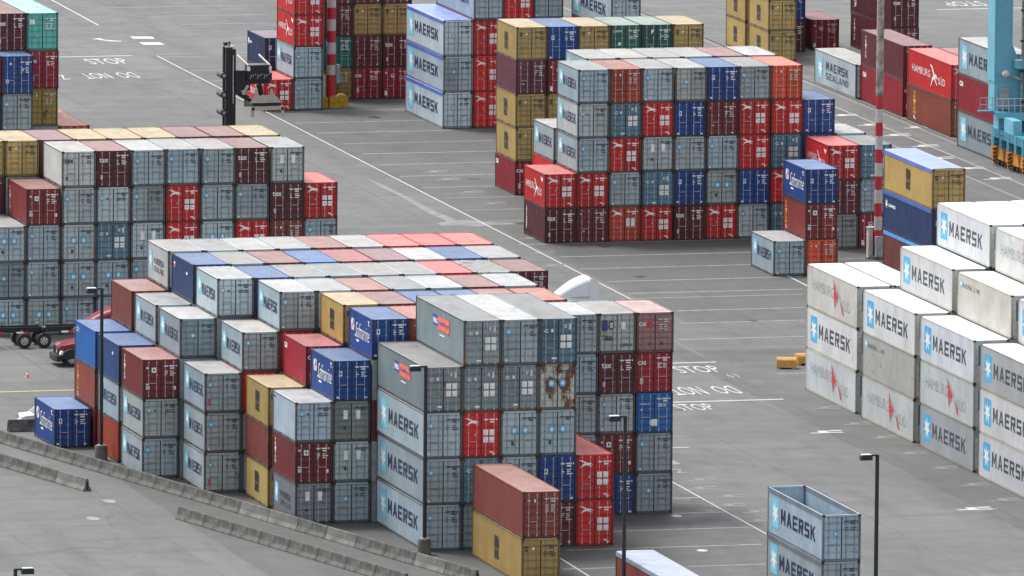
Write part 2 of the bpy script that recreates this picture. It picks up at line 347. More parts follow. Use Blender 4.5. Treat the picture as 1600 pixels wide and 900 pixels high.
def end_decal(kind, H):
    D = Decal()
    cc = {'g': 'd'}
    if kind == 'g': star_sq(D, .24, H*.66, .56, H*.66+.34); codes(D, H, 'd', 3, 2); D.rect(.2, H*.085, .34, H*.12, 'w')
    elif kind == 'gp': star_sq(D, .24, H*.66, .52, H*.66+.30, 'p'); codes(D, H, 'd', 2, 5); D.rect(.72, H*.68, .84, H*.72, 'n')
    elif kind == 'gd': star_sq(D, .70, H*.53, .98, H*.53+.30); codes(D, H, 'd', 2, 9)
    elif kind == 'gg': star_sq(D, .66, H*.50, 1.06, H*.50+.46); star_sq(D, 1.38, H*.50, 1.78, H*.50+.46); codes(D, H, 'd', 0, 3); D.rect(.68, H*.25, .84, H*.34, 'd')
    elif kind == 'ww': D.rect(.66, H*.56, .96, H*.56+.58, 'w'); D.rect(1.46, H*.56, 1.76, H*.56+.58, 'w'); codes(D, H, 'd', 0, 3); D.rect(.68, H*.30, .82, H*.38, 'd')
    elif kind == 'r': swoosh(D, .62, H*.80, .44, 'w', .60); codes(D, H, 'w', 0, 3); plates4(D, H); D.rect(1.78, H*.12, 2.0, H*.15, 'w'); D.rect(1.95, H*.08, 2.12, H*.11, 'w'); D.rect(.8, H*.5, .88, H*.54, 'l')
    elif kind == 'r2': swoosh(D, .62, H*.80, .44, 'w', .60); codes(D, H, 'w', 0, 3); D.rect(1.35, H*.42, 1.62, H*.66, 'w'); D.rect(1.72, H*.42, 2.0, H*.66, 'w')
    elif kind == 'tex': D.text('tex', .18, H*.66, .84, H*.66+.34, 'w', 5, .02); codes(D, H, 'w', 3, 4); D.rect(.28, H*.2, .44, H*.32, 'l')
    elif kind == 'texg': D.text('tex', .18, H*.66, .84, H*.66+.34, 'n', 5, .02); codes(D, H, 'd', 2, 4); D.rect(.28, H*.2, .44, H*.29, 'd')
    elif kind == 'm': D.rect(.28, H*.80, .36, H*.84, 'w'); codes(D, H, 'l', 4, 6); D.rect(.5, H*.30, .62, H*.34, 'l'); D.rect(1.95, H*.08, 2.1, H*.11, 'w')
    elif kind == 'mp': D.rrect(.22, H*.78, .36, H*.78+.13, 'w', 0, .05); D.rect(.58, H*.68, .88, H*.68+.34, 'w'); D.rect(.68, H*.72, .78, H*.78, 'd', 1); codes(D, H, 'w', 3, 7); D.rect(.2, H*.26, .45, H*.36, 'l'); D.rect(2.06, H*.24, 2.2, H*.33, 'w'); D.rect(.2, H*.38, .4, H*.41, 'w')
    elif kind == 's': D.rect(.34, H*.62, .56, H*.62+.34, 'w'); D.rect(.40, H*.66, .50, H*.72, 'd', 1); codes(D, H, 'w', 3, 8); D.rect(.2, H*.08, .36, H*.12, 'w'); D.rect(2.05, H*.07, 2.2, H*.11, 'w')
    elif kind == 'n': D.text('C', .30, H*.68, .55, H*.68+.22, 'w', 0, .04); D.rect(.75, H*.69, .88, H*.76, 'w'); D.rect(1.6, H*.78, 1.78, H*.86, 'l'); D.rect(1.88, H*.74, 2.05, H*.88, 'l'); plates4(D, H); D.rect(.8, H*.10, 1.1, H*.14, 'w')
    elif kind == 'c': D.text('CAI', .14, H*.68, .66, H*.68+.27, 'w', 5, .04); codes(D, H, 'w', 3, 10); D.rect(.3, H*.2, .5, H*.36, 'l')
    elif kind == 'cp': D.rect(.72, H*.66, 1.02, H*.66+.28, 'w'); D.rect(.76, H*.70, .98, H*.75, 'r', 1); D.rrect(.24, H*.78, .38, H*.84, 'w'); codes(D, H, 'l', 4, 12); D.rect(.2, H*.1, .42, H*.24, 'w'); D.rect(1.95, H*.12, 2.15, H*.22, 'w')
    elif kind == 'cf': D.text('CAI', .12, H*.68, .60, H*.68+.26, 'w', 5, .04); D.rrect(.62, H*.64, 1.02, H*.64+.40, 'r', 0, .2); codes(D, H, 'l', 4, 10); D.text('A', .75, H*.2, 1.0, H*.2+.25, 'd'); D.text('A', 1.5, H*.2, 1.8, H*.2+.25, 'd')
    elif kind == 'y': D.text('m', .22, H*.79, .46, H*.79+.12, 'k', 0, .05); D.text('sc', .22, H*.72, .46, H*.72+.14, 'k', 0, .05); D.rect(.70, H*.76, .84, H*.81, 'w'); codes(D, H, 'd', 3, 13); D.rect(.72, H*.36, .86, H*.41, 'o')
    elif kind == 'e': D.text('CAPITAL', .18, H*.80, .92, H*.80+.16, 'w', 0, .03); codes(D, H, 'w', 3, 14); D.rect(.6, H*.42, .8, H*.50, 'w')
    elif kind == 'e2': D.rect(.75, H*.72, 1.0, H*.86, 'w'); D.poly([(.75, H*.72), (1.0, H*.72), (1.0, H*.83)], 'd', 1); codes(D, H, 'w', 4, 15); D.text('V', .7, H*.3, .88, H*.36, 'w')
    elif kind == 'o': D.rect(.3, H*.8, .5, H*.83, 'l'); D.rrect(.72, H*.78, .84, H*.84, 'w'); codes(D, H, 'l', 4, 16)
    elif kind == 'tl': D.rect(.22, H*.70, .62, H*.70+.38, 'w'); codes(D, H, 'w', 4, 17); D.poly([(.75, H*.36), (.95, H*.36), (.85, H*.44)], 'y')
    elif kind == 'st': D.rrect(.55, H*.78, .72, H*.78+.17, 'w', 0, .06); codes(D, H, 'w', 4, 18); D.rect(.25, H*.3, .5, H*.4, 'l')
    elif kind == 'q': D.text('CHINA SH', .25, H*.70, .95, H*.70+.10, 'w'); codes(D, H, 'w', 2, 19); D.rect(.9, H*.2, 1.1, H*.32, 'l'); D.rect(1.02, H*.17, 1.42, H*.34, 'w', 1); D.rect(.32, H*.56, .42, H*.60, 'w')
    elif kind == 'gr': # graffiti
        D.rrect(.2, H*.55, .58, H*.82, 'd', 0, .15); D.rrect(.26, H*.60, .52, H*.77, 'b', 1, .12); D.rrect(.66, H*.58, .98, H*.80, 'd', 0, .14); D.rrect(.72, H*.62, .92, H*.76, 'l', 1, .1)
        D.text('*8#', .2, H*.30, .95, H*.30+.40, 'd', 0, .03); D.rect(1.46, H*.58, 1.76, H*.58+.48, 'w'); D.text('JoSVE-A', 1.4, H*.13, 2.2, H*.13+.28, 'd', 0, .02)
    elif kind == 'sw': D.text('S', .22, H*.22, .44, H*.22+.36, 'r'); star_sq(D, .24, H*.66, .54, H*.66+.32); codes(D, H, 'd', 3, 2); D.rect(.68, H*.68, .8, H*.76, 'l')
    elif kind == 'spl': D.rect(.3, H*.78, .38, H*.82, 'l'); codes(D, H, 'd', 3, 21)
    return D
def side_decal(kind, L, H):
    D = Decal(); z = H/2.6
    big = L > 8
    if kind == 'mk':
        if big: star_sq(D, L*.07, H*.20, L*.20, H*.84, 'p'); D.block('MAERSK', L*.235, H*.36, L*.86, H*.68, 'n', 0, .26)
        else: star_sq(D, L*.08, H*.40, L*.25, H*.82, 'p'); D.block('MAERSK', L*.28, H*.40, L*.88, H*.68, 'n', 0, .26)
    elif kind == 'mkr': star_sq(D, L*.07, H*.20, L*.20, H*.82, 's'); D.block('MAERSK', L*.235, H*.34, L*.86, H*.68, 'd', 0, .26)
    elif kind == 'ml': star_sq(D, L*.04, H*.68, L*.09, H*.86, 'p'); D.block('MAERSK LINE', L*.10, H*.70, L*.42, H*.80, 'd', 0, .2)
    elif kind == 'ms':
        star_sq(D, L*.08, H*.22, L*.20, H*.80, 'p'); D.block('MAERSK', L*.28, H*.50, L*.82, H*.74, 'n', 0, .26); D.block('SEALAND', L*.28, H*.24, L*.82, H*.42, 'n', 0, .2)
    elif kind == 'msd':
        star_sq(D, L*.10, H*.32, L*.24, H*.80, 'p'); D.block('MAERSK', L*.32, H*.50, L*.80, H*.66, 'd', 0, .26); D.block('SEALAND', L*.32, H*.30, L*.80, H*.44, 'd', 0, .2)
    elif kind == 'hs':
        D.text('HAMBURG', L*.10, H*.42, L*.52, H*.62, 'w', 0, .0); swoosh(D, L*.60, H*.48, (.95 if big else .62)*z, 'w', 1.0 if big else 1.3); D.text('SÜD', L*.70, H*.32, L*.86, H*.56, 'w', 0, .0)
        if not big: D.poly([(L*.80, H*.88), (L*.92, H*.84), (L*.87, H*.72)], 'w')
    elif kind == 'hsr':
        D.text('HAMBURG', L*.11, H*.44, L*.53, H*.70, 'g', 0, .0); D.poly([(L*.52, H*.90), (L*.57, H*.66), (L*.625, H*.52), (L*.575, H*.42), (L*.545, H*.26), (L*.53, H*.50)], 'r')
        D.poly([(L*.645, H*.46), (L*.68, H*.40), (L*.735, H*.12), (L*.70, H*.16), (L*.67, H*.34)], 'r', 1); D.poly([(L*.525, H*.90), (L*.60, H*.62), (L*.68, H*.44), (L*.735, H*.12), (L*.715, H*.30), (L*.665, H*.52), (L*.60, H*.68)], 'g', 1.3)
        D.poly([(L*.625, H*.46), (L*.58, H*.34), (L*.555, H*.22), (L*.545, H*.24), (L*.565, H*.36), (L*.61, H*.49)], 'g', 1.6); D.text('SÜD', L*.70, H*.26, L*.86, H*.56, 'g', 0, .0)
    elif kind == 'saf':
        D.rrect(L*.10, H*.50, L*.24, H*.80, 'l', 0, .4); D.rect(L*.12, H*.56, L*.17, H*.64, 'o', 1); D.rect(L*.17, H*.64, L*.22, H*.74, 'b', 1.2); D.rect(L*.12, H*.66, L*.17, H*.72, 'w', 1)
        D.text('Safmarine', L*.27, H*.38, L*.90, H*.76, 'w', 0, -.005, .6); D.rect(L*.33, H*.28, L*.44, H*.33, 'w'); D.text('T.', L*.82, H*.80, L*.92, H*.92, 'w')
    elif kind == 'msc':
        a = .40 if not big else .455; b2 = .58 if not big else .54
        D.text('m', L*a, H*.50, L*b2, H*.76, 'k', 0, .07); D.rect(L*a, H*.47, L*b2, H*.49, 'k'); D.text('sc', L*a, H*.24, L*b2, H*.46, 'k', 0, .07)
    elif kind == 'vt': stack_text(D, 'TRITON', L*.09, H*.86, L*.05 if not big else L*.025, H*.085, 'w')
    elif kind == 'vtt': stack_text(D, 'textainer', L*.09, H*.86, L*.045, H*.06, 'w')
    elif kind == 'vy': stack_text(D, 'TRITON', L*.13, H*.86, L*.05, H*.085, 'y'); D.text('L', L*.14, H*.1, L*.2, H*.2, 'w')
    elif kind == 'ned':
        D.rect(L*.36, H*.58, L*.47, H*.80, 'b'); D.text('P&O', L*.37, H*.62, L*.46, H*.74, 'w', 1, .04); D.rect(L*.47, H*.52, L*.70, H*.80, 'o', .2); D.text('Nedlloyd', L*.48, H*.60, L*.69, H*.72, 'b', 1.2, .04); D.rect(L*.50, H*.40, L*.60, H*.43, 'w')
    elif kind == 'cai': D.text('CAI', L*.05, H*.70, L*.13 if big else L*.17, H*.70+.38*z, 'w', 0, .06)
    elif kind == 'cro': D.star(L*.07, H*.68, .38, .38, 'w'); D.text('CRONOS', L*.11, H*.62, L*.25, H*.70, 'w', 0, .05)
    elif kind == 'pl': D.rect(L*.04, H*.86, L*.14, H*.90, 'd'); D.rect(L*.05, H*.80, L*.12, H*.83, 'l')
    elif kind == 'bl2': D.rect(L*.08, H*.78, L*.14, H*.84, 'w'); D.rect(L*.08, H*.70, L*.14, H*.76, 'o'); D.rrect(L*.66, H*.66, L*.72, H*.74, 'w')
    elif kind == 'q': D.text('CHINA', L*.06, H*.82, L*.24, H*.87, 'l'); D.rect(L*.06, H*.76, L*.2, H*.785, 'l')
    return D
# kind: colour, rust, side mark, door mark, bars, look (words), wing
KIND = {
 'g':  ((0.335, 0.41, 0.445), .12, 'mk', 'g', 'k', 'grey container with small blue star sticker'),
 'g2': ((0.41, 0.475, 0.49), .18, 'mk', 'gp', 'k', 'pale grey container with faded star sticker'),
 'g3': ((0.27, 0.335, 0.36), .22, 'mk', 'gd', 'k', 'darker grey container with centred star dot'),
 'gs': ((0.335, 0.405, 0.44), .2, 'mk', 'sw', 'k', 'grey container with red letter on door'),
 'gb': ((0.34, 0.36, 0.35), .2, 'mk', 'gd', 'k', 'brownish grey container with star dot'),
 'gr': ((0.4, 0.45, 0.45), .35, 'pl', 'gr', 'k', 'grey container with dark graffiti on doors'),
 'G':  ((0.36, 0.435, 0.455), .16, 'mk', 'gg', 'k', 'grey container with two blue star squares'),
 'GR': ((0.46, 0.48, 0.43), .97, 'pl', 'gg', 'k', 'rust streaked grey container with two star squares'),
 'w':  ((0.38, 0.44, 0.455), .2, 'pl', 'ww', 'k', 'grey container with two white door plates'),
 'wb': ((0.27, 0.285, 0.26), .3, 'pl', 'ww', 'k', 'olive grey container with two white plates'),
 'wd': ((0.2, 0.205, 0.24), .2, 'msd', 'ww', 'g', 'dirty grey container with two white plates'),
 'a':  ((0.46, 0.55, 0.64), .05, 'pl', 'gp', 'k', 'light blue-grey container with small line of lettering'),
 'k':  ((0.46, 0.5, 0.51), .3, 'msd', 'g', 'k', 'pale grey container with two-line dark lettering'),
 'x':  ((0.48, 0.53, 0.53), .25, 'none', 'texg', 'k', 'pale grey container with dark lettering on door'),
 'r':  ((.58, .012, .014), .08, 'hs', 'r', 'g', 'bright red container with four white plates'),
 'r2': ((.45, .045, .022), .3, 'hs', 'r2', 'g', 'rust red container with two tall plates'),
 't':  ((.095, .011, .019), .1, 'vtt', 'tex', 'g', 'dark maroon container with white door word'),
 'm':  ((.13, .015, .022), .15, 'vt', 'm', 'g', 'maroon container with faint code rows'),
 'mp': ((.20, .016, .02), .12, 'vt', 'mp', 'g', 'maroon container with square white plate'),
 'mv': ((.20, .022, .02), .15, 'vy', 'mp', 'g', 'maroon container with yellow upright letters'),
 'mm': ((.135, .03, .05), .1, 'none', 'm', 'g', 'purple maroon container without side marks'),
 'p':  ((.19, .038, .03), .35, 'none', 'o', 'g', 'plain brown-red container'),
 'pv': ((.24, .05, .028), .35, 'vy', 'o', 'g', 'rusty brown container with upright side letters'),
 'o':  ((.38, .055, .025), .3, 'none', 'o', 'g', 'orange-brown container with pale codes'),
 'O':  ((.60, .07, .018), .35, 'none', 'o', 'g', 'orange container with rusty lower doors'),
 'c':  ((.30, .008, .025), .12, 'cai', 'c', 'g', 'crimson container with short white word'),
 'cp': ((.23, .010, .028), .12, 'cai', 'cp', 'g', 'dark crimson container with white label plate'),
 'cf': ((.27, .14, .15), .2, 'cai', 'cf', 'k', 'faded pinkish container with red patch'),
 's':  ((.004, .050, .24), .05, 'saf', 's', 'g', 'deep blue container with white script'),
 's0': ((.012, .045, .16), .08, 'bl2', 's', 'g', 'navy container with small side stickers'),
 's1': ((.014, .06, .19), .08, 'bl2', 'spl', 'k', 'dull blue container with white dot'),
 'st': ((.008, .06, .25), .06, 'none', 'st', 'g', 'blue container with round white dot'),
 'q':  ((.008, .12, .40), .1, 'q', 'q', 'g', 'bright blue container with pale lettering'),
 'cb': ((.005, .022, .085), .05, 'cro', 's', 'g', 'very dark navy container with star mark'),
 'n':  ((0.085, 0.175, 0.24), .25, 'ned', 'n', 'g', 'slate blue container with four pale plates'),
 'N':  ((0.205, 0.265, 0.28), .35, 'ned', 'n', 'g', 'grey container with blue and orange logo'),
 'nr': ((0.17, 0.235, 0.265), .62, 'ned', 'n', 'g', 'rust stained slate container with four plates'),
 'y':  ((.44, .30, .10), .25, 'msc', 'y', 'k', 'tan container with small black letters'),
 'e':  ((.02, .13, .10), .1, 'none', 'e', 'g', 'green container with white word on top'),
 'e2': ((.012, .10, .085), .1, 'none', 'e2', 'g', 'dark green container with white triangle'),
 'u':  ((.012, .17, .155), .1, 'none', 'tl', 'g', 'teal container with pale codes'),
 'tl': ((.09, .40, .34), .12, 'none', 'tl', 'k', 'turquoise container with square white sticker'),
 'yo': ((.32, .22, .04), .3, 'none', 'o', 'k', 'mustard container with orange sticker'),
 # open tops
 'OT': ((0.4, 0.49, 0.56), .08, 'mk', 'gd', 'k', 'grey container under blue tarpaulin'),
 'OG': ((0.37, 0.46, 0.53), .15, 'mk', 'gd', 'k', 'grey open container without cover'),
 'OY': ((.44, .30, .10), .2, 'msc', 'y', 'k', 'tan container under bright blue tarpaulin'),
 'OB': ((.012, .035, .12), .05, 'cro', 's', 'g', 'dark blue container under blue tarpaulin'),
 'OM': ((.17, .035, .028), .2, 'none', 'm', 'g', 'brown-red container under light blue tarpaulin'),
 'OW': ((.17, .03, .022), .2, 'none', 'm', 'g', 'brown container under pale wrinkled tarpaulin'),
 # refrigerated
 'F':  ((.50, .51, .53), .0, 'mkr', None, None, 'white refrigerated container with blue star and lettering'),
 'FG': ((.32, .33, .345), .1, 'mkr', None, None, 'grey refrigerated container with blue star'),
 'FL': ((.50, .50, .48), .1, 'ml', None, None, 'white refrigerated container with small lettering'),
 'FD': ((.34, .33, .31), .5, 'ml', None, None, 'dirty refrigerated container with small lettering'),
 'FS': ((.49, .50, .49), .1, 'hsr', None, None, 'white refrigerated container with red kite emblem'),
}
TARP = {'OT': (.07, .14, .55), 'OY': (.09, .16, .62), 'OB': (.03, .12, .40), 'OM': (.06, .32, .72), 'OW': (.20, .24, .32)}
def tarpmat():
    m, n, l, b = nmat('tarpaulin'); oi = n.new('ShaderNodeObjectInfo'); tc = n.new('ShaderNodeTexCoord')
    nz = n.new('ShaderNodeTexNoise'); nz.inputs['Scale'].default_value = 1.4; nz.inputs['Detail'].default_value = 6; l.new(tc.outputs['Object'], nz.inputs[0])
    rp = n.new('ShaderNodeMapRange'); rp.inputs[1].default_value = .3; rp.inputs[2].default_value = .7; rp.inputs[3].default_value = .8; rp.inputs[4].default_value = 1.2; l.new(nz.outputs[0], rp.inputs[0])
    s = n.new('ShaderNodeVectorMath'); s.operation = 'SCALE'; l.new(oi.outputs['Color'], s.inputs[0]); l.new(rp.outputs[0], s.inputs['Scale']); l.new(s.outputs[0], b.inputs['Base Color'])
    b.inputs['Roughness'].default_value = .33
    bp = n.new('ShaderNodeBump'); bp.inputs['Strength'].default_value = .35; bp.inputs['Distance'].default_value = .08; l.new(nz.outputs[0], bp.inputs['Height']); l.new(bp.outputs[0], b.inputs['Normal'])
    return m
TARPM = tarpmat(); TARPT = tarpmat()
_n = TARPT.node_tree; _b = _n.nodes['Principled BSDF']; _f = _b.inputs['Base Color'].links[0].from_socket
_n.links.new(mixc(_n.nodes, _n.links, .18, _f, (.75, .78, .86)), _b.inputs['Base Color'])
_tm = {}
def tarp_mesh(L, H):
    if (L, H) in _tm: return _tm[(L, H)]
    mb = MB(); n = 24; r = random.Random(3); W = CW
    rows = []
    for i in range(n+1):
        y = .12+(L-.24)*i/n; dz = -.05*(math.sin(i*math.pi/2)**2)+r.uniform(-.012, .012)
        rows.append([(-.012, y, H-.27), (-.012, y, H-.02), (.10, y, H+.035+dz*.3), (W*.3, y, H+.05+dz), (W*.5, y, H+.06+dz), (W*.7, y, H+.05+dz), (W-.10, y, H+.035+dz*.3), (W+.012, y, H-.02), (W+.012, y, H-.27)])
    for a, b2 in zip(rows, rows[1:]):
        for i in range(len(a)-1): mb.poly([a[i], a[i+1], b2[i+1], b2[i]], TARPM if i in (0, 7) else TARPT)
    _tm[(L, H)] = mb.mesh('tarpaulin', (-W/2, -L/2, 0)); return _tm[(L, H)]
_dm = {}
def dmesh(kind, which, L, H, ref):
    key = (kind, which, L if which == 's' else 0, H, ref)
    if key in _dm: return _dm[key]
    if which == 's':
        D = side_decal(kind, L, H); me = D.build(fside_fn(L, .012), 'side_lettering', (-CW/2, -L/2, 0)) if D.parts else None
    else:
        D = end_decal(kind, H); me = D.build(fend, 'door_markings', (-CW/2, 0, 0)) if D.parts else None
    _dm[key] = me; return me
NCONT = [0]
def container(kind, x, y, z, L, H, label, hidden_doors=False):
    col, rust, sm, em, bars, look = KIND[kind]
    reef = kind[0] == 'F'; op = kind[0] == 'O' and kind != 'O'
    nm = 'refrigerated_container' if reef else ('open_top_container' if op else 'shipping_container')
    root = empty(nm, (x+CW/2, y+L/2, z))
    tag(root, label, 'container', 'containers stacked in the yard')
    P = box_parts(L, H, 'reefer' if reef else ('open' if op else 'dry'))
    j = rnd.uniform(.84, 1.16); hj = rnd.uniform(-.05, .05)
    c = (col[0]*j*(1+hj), col[1]*j, col[2]*j*(1-hj), max(0, min(1, rust+rnd.uniform(-.05, .12))))
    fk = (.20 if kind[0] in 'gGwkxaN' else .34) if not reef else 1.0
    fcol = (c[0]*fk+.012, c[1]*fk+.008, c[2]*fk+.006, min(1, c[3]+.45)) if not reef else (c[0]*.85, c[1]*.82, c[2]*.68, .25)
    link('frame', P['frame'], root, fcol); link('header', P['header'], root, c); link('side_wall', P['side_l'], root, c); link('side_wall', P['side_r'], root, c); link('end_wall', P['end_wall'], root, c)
    if not op:
        rc = c  # roof tints below, paler than the walls, hold fading plus sky brightness
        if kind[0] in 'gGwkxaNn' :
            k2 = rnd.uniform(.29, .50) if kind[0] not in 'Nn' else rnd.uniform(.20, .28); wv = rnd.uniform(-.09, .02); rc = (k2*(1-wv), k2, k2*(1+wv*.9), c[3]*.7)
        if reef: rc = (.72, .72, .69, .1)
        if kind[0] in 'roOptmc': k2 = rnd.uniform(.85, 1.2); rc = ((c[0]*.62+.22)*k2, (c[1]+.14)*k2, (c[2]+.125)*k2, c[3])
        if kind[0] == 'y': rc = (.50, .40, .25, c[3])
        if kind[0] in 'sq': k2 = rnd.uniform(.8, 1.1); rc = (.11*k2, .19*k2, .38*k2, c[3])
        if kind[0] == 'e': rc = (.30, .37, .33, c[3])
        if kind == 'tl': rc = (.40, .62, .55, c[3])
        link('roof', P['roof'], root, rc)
    if kind in TARP:
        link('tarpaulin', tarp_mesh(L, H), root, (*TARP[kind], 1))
    if reef:
        link('cooling_unit', P['machinery'], root, c)
    else:
        for nm2, ids in (('dl', (0, 1)), ('dr', (2, 3))):
            dk = rnd.uniform(.93, 1.07)*(rnd.uniform(.75, .9) if rnd.random() < .10 else 1)
            d = link('door', P[nm2], root, (c[0]*dk, c[1]*dk, c[2]*dk, min(1, c[3]+rnd.choice((0, 0, .1, .25)))))
            for i in ids: link('locking_bar', P['bar%d%s' % (i, bars)], d, c)
        e = dmesh(em, 'e', 0, H, 0)
        if e:
            o = link('door_markings', e, root); o.location = (rnd.uniform(-.04, .04), -L/2, rnd.uniform(-.05, .05))
    s = dmesh(sm, 's', L, H, 0)
    if s: link('side_lettering', s, root).location = (0, rnd.uniform(-.12, .12), rnd.uniform(-.05, .05))
    NCONT[0] += 1
    return root
HID = MB()
HIDM = [flat('hidden_stack_%s' % n_, c_) for n_, c_ in (('grey', (.22, .26, .28)), ('maroon', (.10, .02, .025)), ('slate', (.12, .15, .17)), ('blue', (.015, .04, .12)), ('brown', (.14, .04, .03)))]
ORD = ['zeroth', 'first', 'second', 'third', 'fourth', 'fifth', 'sixth', 'seventh', 'eighth', 'ninth', 'tenth', 'eleventh']
def row(name, X, Y, pitch, cols, L=L20, H=H86, dh=2.60, c0=0, hc=False, single=False):
    """cols: dict column index -> tokens bottom to top, '.' = out of sight"""
    ks = sorted(cols)
    if hc: H = H96; dh = 2.90
    for n_, c in enumerate(ks):
        toks = cols[c].split(); nt_ = len(toks)
        for t, k in enumerate(toks):
            x = X-OX+c*pitch+rnd.uniform(-.025, .025); y = Y-OY+rnd.uniform(-.10, .10); z = t*dh
            if k == '.':
                HID.box(x+.02, y+.03, z+.02, x+CW-.02, y+L-.03, z+H-.01, HIDM[rnd.choice((0, 0, 0, 1, 2, 3, 4))]); continue
            tier = 'top' if t == nt_-1 and nt_ > 1 else ORD[t+1]
            look = KIND[k][5]
            if len(ks) > 1: pos = '%s tier, %s column, %s' % (tier, ORD[n_+1], name)
            elif nt_ > 1: pos = '%s tier, %s' % (tier, name)
            else: pos = name
            lb = '%s, %s' % (look, pos)
            if len(lb.split()) > 16:
                lb = '%s, %s' % (' '.join(look.split()[:max(3, 16-len(pos.split()))]), pos)
                for bad in (' with', ' and', ' without', ' under', ' on', ' of'):
                    lb = lb.replace(bad+',', ',')
            container(k, x, y, z, L, H, lb)

# ------------------------------------------------------------------ ground
def ground_mat(nm_='asphalt', k_=1.0):
    m, n, l, b = nmat(nm_); tc = n.new('ShaderNodeTexCoord')
    def noise(sc, det, st=(1, 1, 1), rg=.6):
        mp = n.new('ShaderNodeMapping'); mp.inputs['Scale'].default_value = st; l.new(tc.outputs['Object'], mp.inputs[0])
        z = n.new('ShaderNodeTexNoise'); z.inputs['Scale'].default_value = sc; z.inputs['Detail'].default_value = det; z.inputs['Roughness'].default_value = rg; l.new(mp.outputs[0], z.inputs[0]); return z.outputs[0]
    def rng(v, a, c, d, e):
        x = n.new('ShaderNodeMapRange'); l.new(v, x.inputs[0])
        for i, q in enumerate((a, c, d, e)): x.inputs[i+1].default_value = q
        return x.outputs[0]
    base = mixc(n, l, rng(noise(.03, 5), .35, .65, 0, 1), (.078, .080, .080), (.112, .113, .110))
    st = rng(noise(.35, 8, (1, .16, 1), .7), .50, .70, 0, .50)          # tyre tracks along the lanes
    c = mixc(n, l, st, base, (.040, .042, .044))
    st2 = rng(noise(.25, 7, (.3, 1, 1)), .55, .75, 0, .25)
    c = mixc(n, l, st2, c, (.165, .165, .16))
    sp = rng(noise(1.3, 8), .60, .74, 0, .40); c = mixc(n, l, sp, c, (.045, .045, .045))
    fine = rng(noise(9, 4), .3, .7, .88*k_, 1.12*k_)
    s = n.new('ShaderNodeVectorMath'); s.operation = 'SCALE'; l.new(c, s.inputs[0]); l.new(fine, s.inputs['Scale'])
    # paving seams
    br = n.new('ShaderNodeTexBrick'); br.offset = 0; br.inputs['Scale'].default_value = 1; br.inputs['Brick Width'].default_value = 9.2; br.inputs['Row Height'].default_value = 38
    br.inputs['Mortar Size'].default_value = .06; br.inputs['Mortar Smooth'].default_value = .3
    mp = n.new('ShaderNodeMapping'); l.new(tc.outputs['Object'], mp.inputs[0])
    wv = n.new('ShaderNodeTexNoise'); wv.inputs['Scale'].default_value = .25; wv.inputs['Detail'].default_value = 4; l.new(tc.outputs['Object'], wv.inputs[0])
    ad = n.new('ShaderNodeVectorMath'); ad.operation = 'MULTIPLY_ADD'; l.new(wv.outputs['Color'], ad.inputs[0]); ad.inputs[1].default_value = (.8, .8, 0); l.new(mp.outputs[0], ad.inputs[2])
    l.new(ad.outputs[0], br.inputs['Vector'])
    sf = mth(n, l, 'MULTIPLY', br.outputs['Fac'], rng(noise(.12, 3), .4, .6, .1, .55))
    c = mixc(n, l, sf, s.outputs[0], (.03, .03, .03))
    # slab to slab tone, and repaired rectangles
    br.inputs['Color1'].default_value = (.92, .92, .92, 1); br.inputs['Color2'].default_value = (1.07, 1.07, 1.06, 1); br.inputs['Mortar'].default_value = (.9, .9, .9, 1)
    c = mixc(n, l, 1.0, c, br.outputs['Color'], 'MULTIPLY')
    b3 = n.new('ShaderNodeTexBrick'); b3.offset = .37; b3.inputs['Scale'].default_value = 1; b3.inputs['Brick Width'].default_value = 5.1; b3.inputs['Row Height'].default_value = 13.7; b3.inputs['Mortar Size'].default_value = .0
    b3.inputs['Color1'].default_value = (.0, .0, .0, 1); b3.inputs['Color2'].default_value = (1, 1, 1, 1); l.new(ad.outputs[0], b3.inputs['Vector'])
    c = mixc(n, l, rng(b3.outputs['Color'], .86, .90, 0, .22), c, (.055, .056, .057))
    # wandering cracks
    vo = n.new('ShaderNodeTexVoronoi'); vo.feature = 'DISTANCE_TO_EDGE'; vo.inputs['Scale'].default_value = .085
    w2 = n.new('ShaderNodeTexNoise'); w2.inputs['Scale'].default_value = .35; w2.inputs['Detail'].default_value = 6; l.new(tc.outputs['Object'], w2.inputs[0])
    a2 = n.new('ShaderNodeVectorMath'); a2.operation = 'MULTIPLY_ADD'; l.new(w2.outputs['Color'], a2.inputs[0]); a2.inputs[1].default_value = (3.5, 3.5, 0)
    m2_ = n.new('ShaderNodeMapping'); m2_.inputs['Scale'].default_value = (1, .45, 1); l.new(tc.outputs['Object'], m2_.inputs[0]); l.new(m2_.outputs[0], a2.inputs[2]); l.new(a2.outputs[0], vo.inputs['Vector'])
    ck = mth(n, l, 'MULTIPLY', rng(vo.outputs['Distance'], .002, .006, 1, 0), rng(noise(.09, 4), .50, .62, 0, .45))
    c = mixc(n, l, ck, c, (.02, .02, .02))
    # tyre arcs
    wt = n.new('ShaderNodeTexWave'); wt.wave_type = 'RINGS'; wt.inputs['Scale'].default_value = .055; wt.inputs['Distortion'].default_value = 7; wt.inputs['Detail'].default_value = 2; wt.inputs['Detail Scale'].default_value = .3; l.new(tc.outputs['Object'], wt.inputs[0])
    ta = mth(n, l, 'MULTIPLY', rng(wt.outputs['Fac'], .93, .99, 0, .30), rng(noise(.06, 5), .48, .60, 0, 1))
    c = mixc(n, l, ta, c, (.035, .036, .037))
    l.new(c, b.inputs['Base Color']); l.new(rng(noise(.4, 5), .3, .7, .62, .85), b.inputs['Roughness'])
    return m
ASPH = ground_mat()
g = MB(); g.poly([(-3000, -900, 0), (3000, -900, 0), (3000, 6000, 0), (-3000, 6000, 0)], ASPH)
tag(link('ground', g.mesh('ground')), kind='structure')
BAYM = ground_mat('bay_asphalt_dark', .74)  # ground asphalt again, darker overall, for sheets over the storage areas
